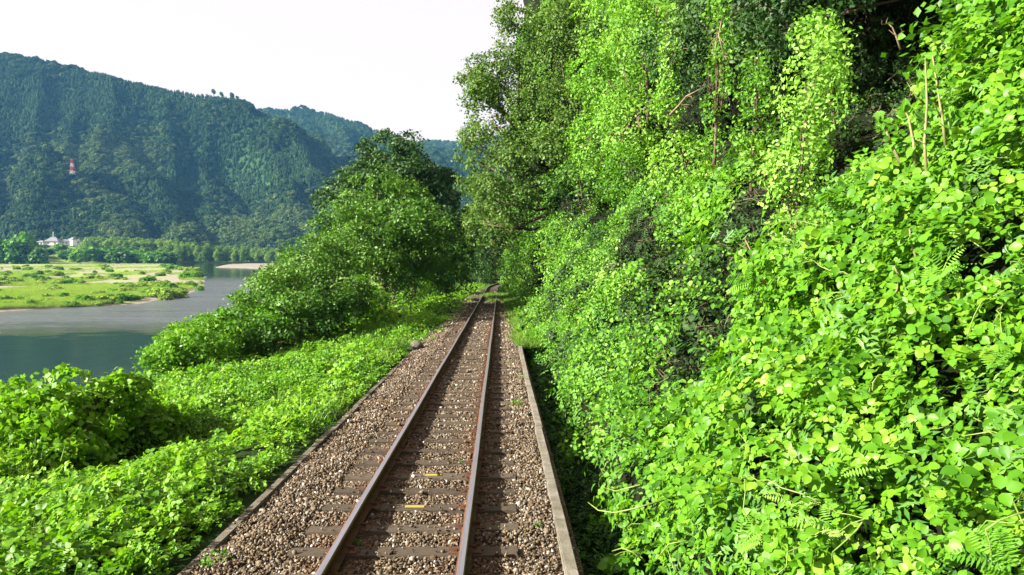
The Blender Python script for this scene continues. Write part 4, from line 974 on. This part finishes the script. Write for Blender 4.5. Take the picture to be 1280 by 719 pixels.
for ci, (cpos, lab) in enumerate(cents):
    ids = np.where(own == ci)[0][:299]
    if not len(ids): continue
    base = p[ids].mean(0).copy(); base[2] = p[ids][:, 2].min() - .2; base[0] += .4
    t = empty('kudzu_vine', base, lab, 'vine')
    for i in ids:
        m3 = Matrix(MX[i].tolist()).to_4x4(); s = SC[i]
        o = bpy.data.objects.new('leaf', lf[int(rng.integers(0, 9))]); COL.objects.link(o); o.parent = t
        o.matrix_basis = Matrix.Translation(Vector(p[i] - base)) @ m3 @ Matrix.Diagonal((s, s, s, 1))
    for k in range(6):
        ia = rng.choice(ids); dd = np.linalg.norm(p[ids] - p[ia], axis=1); cand = ids[(dd > .25) & (dd < .8)]
        if not len(cand): continue
        a = p[ia] - base; b = p[rng.choice(cand)] - base
        pts = [a * (1 - t) + b * t + np.array((-.10, 0, .02)) * math.sin(t * 3.14) + rng.normal(size=3) * .015 - n_[ia] * .04 for t in np.linspace(0, 1, 7)]
        mb = MB(); mb.tube(pts, np.linspace(.005, .0025, 7), 5); mb.build('stem', M['gstem'], t, True)
    if ci in (0, 1):
        for pts in ([(735, 628, 5.9), (748, 638, 5.8), (768, 641, 5.7), (792, 636, 5.6), (830, 625, 5.6)], [(640 + 125, 689, 5.4), (778, 685, 5.35), (790, 690, 5.3), (806, 702, 5.3)], [(756, 610, 6.4), (770, 614, 6.2), (800, 606, 6.0)]) if ci == 0 else ([(820, 700, 5.0), (836, 680, 4.95), (858, 676, 4.9)],):
            mb = MB(); mb.tube([P(*q) - base for q in pts], [.003, .005, .006, .007, .007][:len(pts)], 6); mb.build('tendril', M['gstem'], t, True)

# young stalks standing at the right, bare branches
def stalk(pts, r, label, name='plant_stalk', mat='stem', leaves=10, cat='plant', D=None):
    P3 = [P(*q) for q in pts]; b = P3[0]; t = empty(name, b, label, cat)
    mb = MB(); mb.tube([q - b + rng.normal(size=3) * r * .5 for q in P3], np.linspace(r * .8, r * .3, len(P3)), 7)
    for k in range(5 if mat == 'drywood' else 2):
        a_ = P3[1 + k % (len(P3) - 1)] - b; d_ = (P3[-1] - P3[0]); d_ = d_ / np.linalg.norm(d_) + rvec()[0] * .8; l_ = rng.uniform(.15, .35) * np.linalg.norm(P3[-1] - P3[0])
        mb.tube([a_, a_ + d_ * l_ * .5 + rng.normal(size=3) * .02, a_ + d_ * l_], [r * .35, r * .25, r * .08], 4)
    mb.build('stem', M[mat], t, True)
    for i in range(leaves):
        f = .3 + .7 * i / max(1, leaves - 1) if leaves else 0; k = min(int(f * (len(P3) - 1)), len(P3) - 2); g = f * (len(P3) - 1) - k
        c = P3[k] * (1 - g) + P3[k + 1] * g - b; m3 = Matrix(mats_from(np.array([[-.3, -.6, .6]]) + rng.normal(size=(1, 3)) * .4, np.array([rng.uniform(0, 6.28)]))[0][0].tolist()).to_4x4()
        s = rng.uniform(.07, .12); o = bpy.data.objects.new('leaf', lf[int(rng.integers(0, 9))]); COL.objects.link(o); o.parent = t
        o.matrix_basis = Matrix.Translation(Vector(c)) @ m3 @ Matrix.Diagonal((s, s, s, 1))
stalk([(1125, 205, 6.6), (1116, 180, 6.65), (1104, 158, 6.7), (1098, 140, 6.7)], .022, 'short pale stalk leaning left at the dark hollow, leftmost of the stalks')
stalk([(1149, 215, 6.5), (1142, 180, 6.5), (1134, 148, 6.6), (1130, 130, 6.6)], .020, 'pale stalk second from the left at the upper right')
stalk([(1160, 228, 6.3), (1156, 180, 6.3), (1156, 130, 6.3), (1160, 75, 6.4)], .020, 'tallest pale upright stalk at the upper right')
stalk([(1182, 182, 6.2), (1178, 150, 6.2), (1172, 110, 6.3), (1168, 70, 6.3)], .018, 'thin pale stalk rightmost of the upright stalks')
stalk([(1140, 345, 6.0), (1145, 325, 5.9), (1140, 300, 5.9), (1134, 285, 5.9)], .018, 'pale bent stalk over the dark gaps in the leafy mound', leaves=4)
stalk([(1110, 378, 5.5), (1120, 360, 5.45), (1124, 346, 5.4), (1118, 335, 5.4)], .013, 'forked pale twig on the front of the leafy mound', leaves=3)
stalk([(1048, 338, 6.8), (1070, 318, 6.6), (1094, 300, 6.5)], .009, 'thin arching green shoot on the crest of the leafy mound', mat='gstem', leaves=5)
stalk([(960, 362, 8.5), (950, 340, 8.5), (940, 316, 8.6), (932, 298, 8.6)], .018, 'dry brown bare stick standing against the vines left of the leafy mound', 'dead_branch', 'drywood', 0, 'branch')
stalk([(838, 142, 15.5), (848, 132, 15.3), (858, 120, 15.0), (872, 113, 14.7)], .028, 'bare curved branch in the dark gap of the upper vines', 'dead_branch', 'drywood', 0, 'branch')
stalk([(1126, 62, 8.2), (1122, 45, 8.2), (1114, 34, 8.2), (1108, 30, 8.2)], .015, 'bare twig reaching into the dark hollow at the top', 'dead_branch', 'drywood', 2, 'branch')
stalk([(903, 20, 14.5), (898, 45, 14.3), (905, 70, 14.2)], .02, 'hanging brown liana in front of the upper canopy', 'hanging_liana', 'drywood', 0, 'vine')

# vine-draped column
def drape(name, label, cen_px, D, w_, z0v, z1v, mat, size, seed, n=9, dens=1.6):
    a = P(cen_px[0], z1v, D); b = P(cen_px[1], z0v, D); lumps = []
    for i in range(n):
        t = i / (n - 1); c = a * (1 - t) + b * t; lumps.append((c[0] + rng.normal() * .08, c[1], c[2], w_ * (1 + .25 * math.sin(i * 1.9)), w_ * 1.2))
    return tree(name, label, 'vine', a - (0, 0, .4), lumps, mat, size, .03, dens=dens, clus=.22, per=14, seed=seed, cap=26000, up=.3)
drape('vine_column', 'bright column of small leaved vine draped over a trunk beside the dark hollow', (985, 1012), 9.6, .29, 70, 350, M['vine_pale'], .07, 5)
drape('vine_column', 'narrow hanging vine curtain at the top beside the upper canopy', (1045, 1030), 11.6, .26, 40, 130, M['vine_pale'], .07, 6, 5)

drape('vine_column', 'long hanging strand of vine at the left side of the upper dark hollow', (893, 905), 14.5, .17, 10, 180, M['vine'], .08, 7, 8, .9)
drape('vine_column', 'vine strand hanging beneath the dark leaved canopy at the top edge', (835, 842), 20, .26, 20, 140, M['vine_pale'], .09, 8, 7, .9)
drape('vine_column', 'slim pale vine strand hanging just left of the bright column', (940, 948), 13.0, .20, 70, 210, M['vine'], .07, 9, 7)
# ================================================================== TREES
def L(u, v, D, r, rz=None):
    q = P(u, v, D); return (q[0], q[1], q[2], r, rz or r)
def base_on_left(u, D, dz=0.0):
    q = P(u, 400, D); return (q[0], q[1], float(zleft(np.array(q[0]), np.array(q[1]))) - .2 + dz)
def base_wall(D, h): 
    return (float(xwall(np.array(float(D)), np.array(float(h)))) + .3, D, h + float(zt(D)))
# right hand trees
tree('overhanging_tree', 'tall olive green tree leaning out over the track, silhouetted against the sky', 'tree', base_wall(48, 3),
     [L(618, 95, 46, 2.0), L(650, 55, 47, 2.3), L(695, 20, 48, 2.6), L(612, 150, 46, 1.8), L(650, 120, 46, 2.4), L(690, 90, 45, 2.5), L(600, 205, 47, 1.4), L(640, 190, 45, 2.2), L(690, 160, 44, 2.4), L(735, 60, 44, 2.6), L(735, 10, 46, 2.8), L(725, 130, 42, 2.0), L(593, 100, 47, 1.0), L(608, 240, 48, 1.6), L(598, 275, 50, 1.5), L(640, 250, 46, 2.2), L(588, 170, 48, 1.1), L(670, 215, 44, 2.0), L(630, 290, 50, 1.6)],
     M['tree_olive'], .18, .28, sub=4, dens=1.0, clus=.40, per=11, seed=1, cap=140000)
tree('vine_covered_tree', 'tree smothered in yellow green vines standing right of the overhanging tree', 'tree', base_wall(30, 5),
     [L(760, 100, 31, 1.5), L(770, 30, 31, 1.7), L(800, 60, 29, 1.5), L(820, 10, 28, 1.6), L(790, 150, 29, 1.4), L(745, 180, 32, 1.3)],
     M['vine'], .14, .2, dens=1.0, clus=.32, per=12, seed=2, cap=42000)
tree('canopy_tree', 'dark leaved tree hanging over the slope at the top edge', 'tree', base_wall(20, 8),
     [L(880, 20, 20, 1.3), L(915, -10, 19, 1.5), L(850, 60, 21, 1.1), L(905, 70, 19, .8), L(960, 10, 18, 1.2), L(950, 60, 17, .7)],
     M['tree_dark'], .12, .07, dens=.7, clus=.28, per=11, seed=3, cap=36000)
tree('canopy_tree', 'shaded tree whose branches roof the dark hollow at the upper right', 'tree', base_wall(12.5, 7.5),
     [L(1000, -5, 14, 1.0), L(1060, -70, 14, 1.0), L(1120, -95, 13, .9), L(990, 30, 15, .5), L(1240, -60, 9, .8)],
     M['tree_dark'], .11, .06, dens=.8, clus=.25, per=11, seed=4, cap=36000)
for i, (u, v, D, r, mt, lb) in enumerate((
    (720, 235, 37, 1.5, 'tree_mid', 'rounded shrub on the slope below the vine covered tree'), (668, 262, 55, 2.2, 'tree_bright', 'bright shrub below the overhanging tree'),
    (700, 305, 42, 1.3, 'vine', 'pale shrub low on the slope right of the distant rails'), (655, 320, 66, 1.9, 'tree_bright', 'shrub leaning over the line where the rails vanish'),
    (640, 275, 72, 2.4, 'tree_mid', 'dark green shrub high above where the rails vanish'), (780, 215, 27, 1.0, 'tree_bright', 'dense green shrub in the middle of the vines'),
    (850, 200, 20, .8, 'vine', 'bushy vine clump below the bare curved branch'), (890, 240, 17, .7, 'tree_bright', 'leafy clump left of the bright vine column'),
    (760, 300, 27, .8, 'tree_mid', 'dark leaved shrub half way up the slope'), (620, 255, 70, 2.2, 'tree_bright', 'bright foliage hanging left below the overhanging tree'),
    (1225, 60, 7.6, .6, 'tree_bright', 'leafy bush at the upper right edge above the stalks'), (680, 385, 36, .55, 'tree_mid', 'small dark bush at the foot of the slope beside the distant track'))):
    lm = [L(u, v, D, r), L(u + 14, v + 10, D * .98, r * .75), L(u - 12, v + 14, D, r * .7), L(u + 3, v - 14, D * 1.02, r * .65)]
    b = np.array(lm[0][:3]) + (.5, .2, -r * 1.1)
    tree('shrub', lb, 'shrub', b, lm, M[mt], .10 if D < 30 else .17, .06, dens=1.0, clus=.26 if D < 30 else .45, per=10, seed=20 + i, cap=14000)
# left hand trees
def ltree(nm, lb, u0, D0, lumps, mt, size, r0, seed, dens=1.0, clus=.42, per=12, cap=60000):
    tree(nm, lb, 'tree', base_on_left(u0, D0), [L(*l) for l in lumps], M[mt], size, r0, sub=10, gap=-.08, dens=dens * 1.05, clus=clus, per=per, seed=seed, cap=cap, up=.7)
ltree('broadleaf_tree', 'tall dark tree forming the peak of the wooded clump left of the track', 495, 56, [(490, 205, 58, 2.4), (520, 225, 57, 2.6), (455, 225, 57, 2.2), (440, 255, 56, 2.0), (545, 255, 57, 2.2), (500, 260, 54, 3.0), (555, 300, 56, 2.0), (470, 270, 54, 2.4), (530, 300, 54, 2.6)], 'tree_dark', .24, .35, 101, cap=52000)
ltree('broadleaf_tree', 'dark tree behind the peak tree, beside the track at the shaded bend', 555, 70, [(548, 250, 70, 2.4), (560, 290, 70, 2.4), (560, 330, 68, 2.6), (540, 310, 66, 3.0), (566, 270, 72, 1.6)], 'tree_dark', .26, .3, 102, clus=.5, cap=26000)
ltree('broadleaf_tree', 'bright crowned tree in front of the tall dark peak tree', 478, 43, [(472, 240, 44, 1.3), (505, 250, 44, 1.1), (440, 268, 43, 1.1), (490, 285, 43, 1.7), (455, 285, 43, 1.5), (520, 290, 42, 1.6), (480, 310, 41, 2.0), (545, 300, 43, 1.3), (448, 310, 42, 1.4), (462, 300, 42, 1.3)], 'tree_mid', .18, .22, 103)
ltree('broadleaf_tree', 'bright tree sloping down to the left of the clump centre', 405, 38, [(430, 296, 40, 1.4), (415, 325, 38, 1.5), (440, 322, 37, 1.5), (412, 288, 40, .9), (400, 345, 37, 1.3), (410, 345, 35, 1.7), (450, 350, 35, 1.6)], 'tree_mid', .16, .2, 104)
ltree('broadleaf_tree', 'leafy tree in the middle of the left slope of the clump', 345, 31, [(382, 348, 33, .9), (392, 322, 34, .85), (376, 326, 34, .8), (372, 338, 33, .8), (362, 365, 32, 1.1), (375, 375, 30, 1.3), (338, 385, 31, 1.0), (345, 385, 29, 1.3), (385, 385, 29, 1.3)], 'tree_mid', .14, .18, 105, clus=.34)
ltree('broadleaf_tree', 'low tree overlooking the river riffles', 285, 27, [(318, 393, 29, .85), (298, 408, 28, .9), (312, 418, 27, 1.0), (272, 416, 27, .7), (290, 425, 26, 1.0)], 'tree_bright', .13, .15, 106, clus=.3)
ltree('broadleaf_tree', 'lowest tree at the left tip of the clump above the dark pool', 228, 24, [(252, 430, 25, .7), (228, 436, 24, .7), (210, 452, 23, .6), (240, 450, 23, .8), (265, 440, 24, .8), (196, 462, 22, .45)], 'tree_bright', .12, .14, 107, clus=.28)
ltree('broadleaf_tree', 'tree with a shaded right side at the inner foot of the clump', 410, 30, [(400, 390, 30, 1.2), (430, 385, 31, 1.1), (415, 410, 29, 1.0), (375, 415, 28, 1.0), (345, 430, 26, .9)], 'tree_mid', .14, .18, 108, clus=.34)
ltree('broadleaf_tree', 'deep green tree on the track side of the clump', 510, 46, [(505, 320, 47, 1.8), (540, 325, 49, 1.9), (480, 335, 44, 1.7), (515, 345, 45, 1.3), (560, 340, 55, 1.6)], 'tree_mid', .19, .2, 109, clus=.42)
ltree('broadleaf_tree', 'leafy tree between the riffle tree and the inner foot of the clump', 330, 27, [(325, 430, 27, .8), (300, 440, 26, .75), (280, 455, 25, .6), (350, 410, 28, .9)], 'tree_bright', .12, .14, 110, clus=.3)
for i, (u, v, D, r, mt, lb) in enumerate((
    (520, 365, 40, .8, 'tree_bright', 'bush at the inner edge of the clump nearest the track'), (470, 385, 34, .8, 'tree_bright', 'bush in the carpet below the deep green tree'),
    (440, 405, 30, .6, 'kudzu_left', 'low leafy bush at the carpet edge below the clump'), (550, 350, 48, .9, 'tree_bright', 'bright bush in front of the shaded bend'),
    (495, 350, 41, 1.1, 'tree_mid', 'dense bush under the deep green tree, closing the gap below its crown'),
    (450, 370, 33, .9, 'tree_bright', 'leafy bush at the foot of the tree with a shaded right side'),
    (520, 340, 50, 1.4, 'tree_mid', 'dark leafy undergrowth bush between the clump and the shaded bend'),
    (265, 468, 20, .38, 'kudzu_left', 'small kudzu mound in front of the lowest trees'), (500, 385, 32, .35, 'kudzu_left', 'small leafy hump in the carpet near the ballast edge'),
    (590, 335, 78, 1.3, 'tree_mid', 'dim bush left of where the rails vanish'))):
    lm = [L(u, v, D, r), L(u + 14, v + 6, D * .98, r * .75), L(u - 14, v + 8, D, r * .7)]
    b = np.array(lm[0][:3]) + (0, 0, -r * 1.1)
    tree('shrub', lb, 'shrub', b, lm, M[mt], .13, .05, dens=1.0, clus=.3, per=10, seed=60 + i, cap=12000, up=.8)
# kudzu mound at the lower left
lm = [L(60, 520, 12.5, .75, .65), L(112, 510, 13, .7, .6), L(15, 515, 13, .75, .65), L(150, 512, 13.4, .5, .5), L(40, 560, 11.5, .6, .45), L(-30, 540, 12, .8, .6), L(190, 525, 14, .38, .36), L(225, 530, 14.5, .28, .28), L(100, 545, 12.2, .5, .45)]
tree('kudzu_covered_bush', 'big rounded bush smothered in kudzu at the lower left, above the dark pool', 'bush', base_on_left(70, 12.5), lm, M['kudzu_left'], .105, .1, dens=1.1, sub=5, clus=.2, per=10, seed=80, cap=60000, up=.7, asp=.85)
# far end of the cutting
for i, (u, v, D, r, mt, lb) in enumerate(((600, 300, 118, 5.0, 'tree_mid', 'dark tree closing the view behind the bend'), (640, 290, 125, 6.0, 'tree_dark', 'dark tree behind the bend under the right slope'), (575, 320, 108, 4.2, 'tree_dark', 'dark tree left of the bend in deep shade'), (618, 330, 128, 3.6, 'tree_bright', 'lighter rounded tree visible over the rails at the bend'))):
    lm = [L(u, v, D, r), L(u + 18, v + 12, D * .99, r * .8), L(u - 14, v + 10, D, r * .8), L(u + 4, v - 16, D, r * .7)]
    b = np.array(lm[0][:3]); b[2] = float(zt(D)) - 1
    tree('broadleaf_tree', lb, 'tree', b, lm, M[mt], .42, .3, dens=1.0, clus=.9, per=10, seed=90 + i, cap=12000)

# ------------------------------------------------------------------ haze
mb = MB(); mb.box(((-1600 + 800) / 2, (-120 + 2700) / 2, (-15 + 520) / 2), (2400, 2820, 535))
hz = NT('haze_air'); vol = hz.n('VolumePrincipled', {'Color': (.16, .50, 1.0, 1), 'Density': .000078, 'Anisotropy': .1})
hz.t.links.new(vol.outputs[0], hz.out.inputs['Volume'])
tag(mb.build('haze', hz.m), kind='stuff')
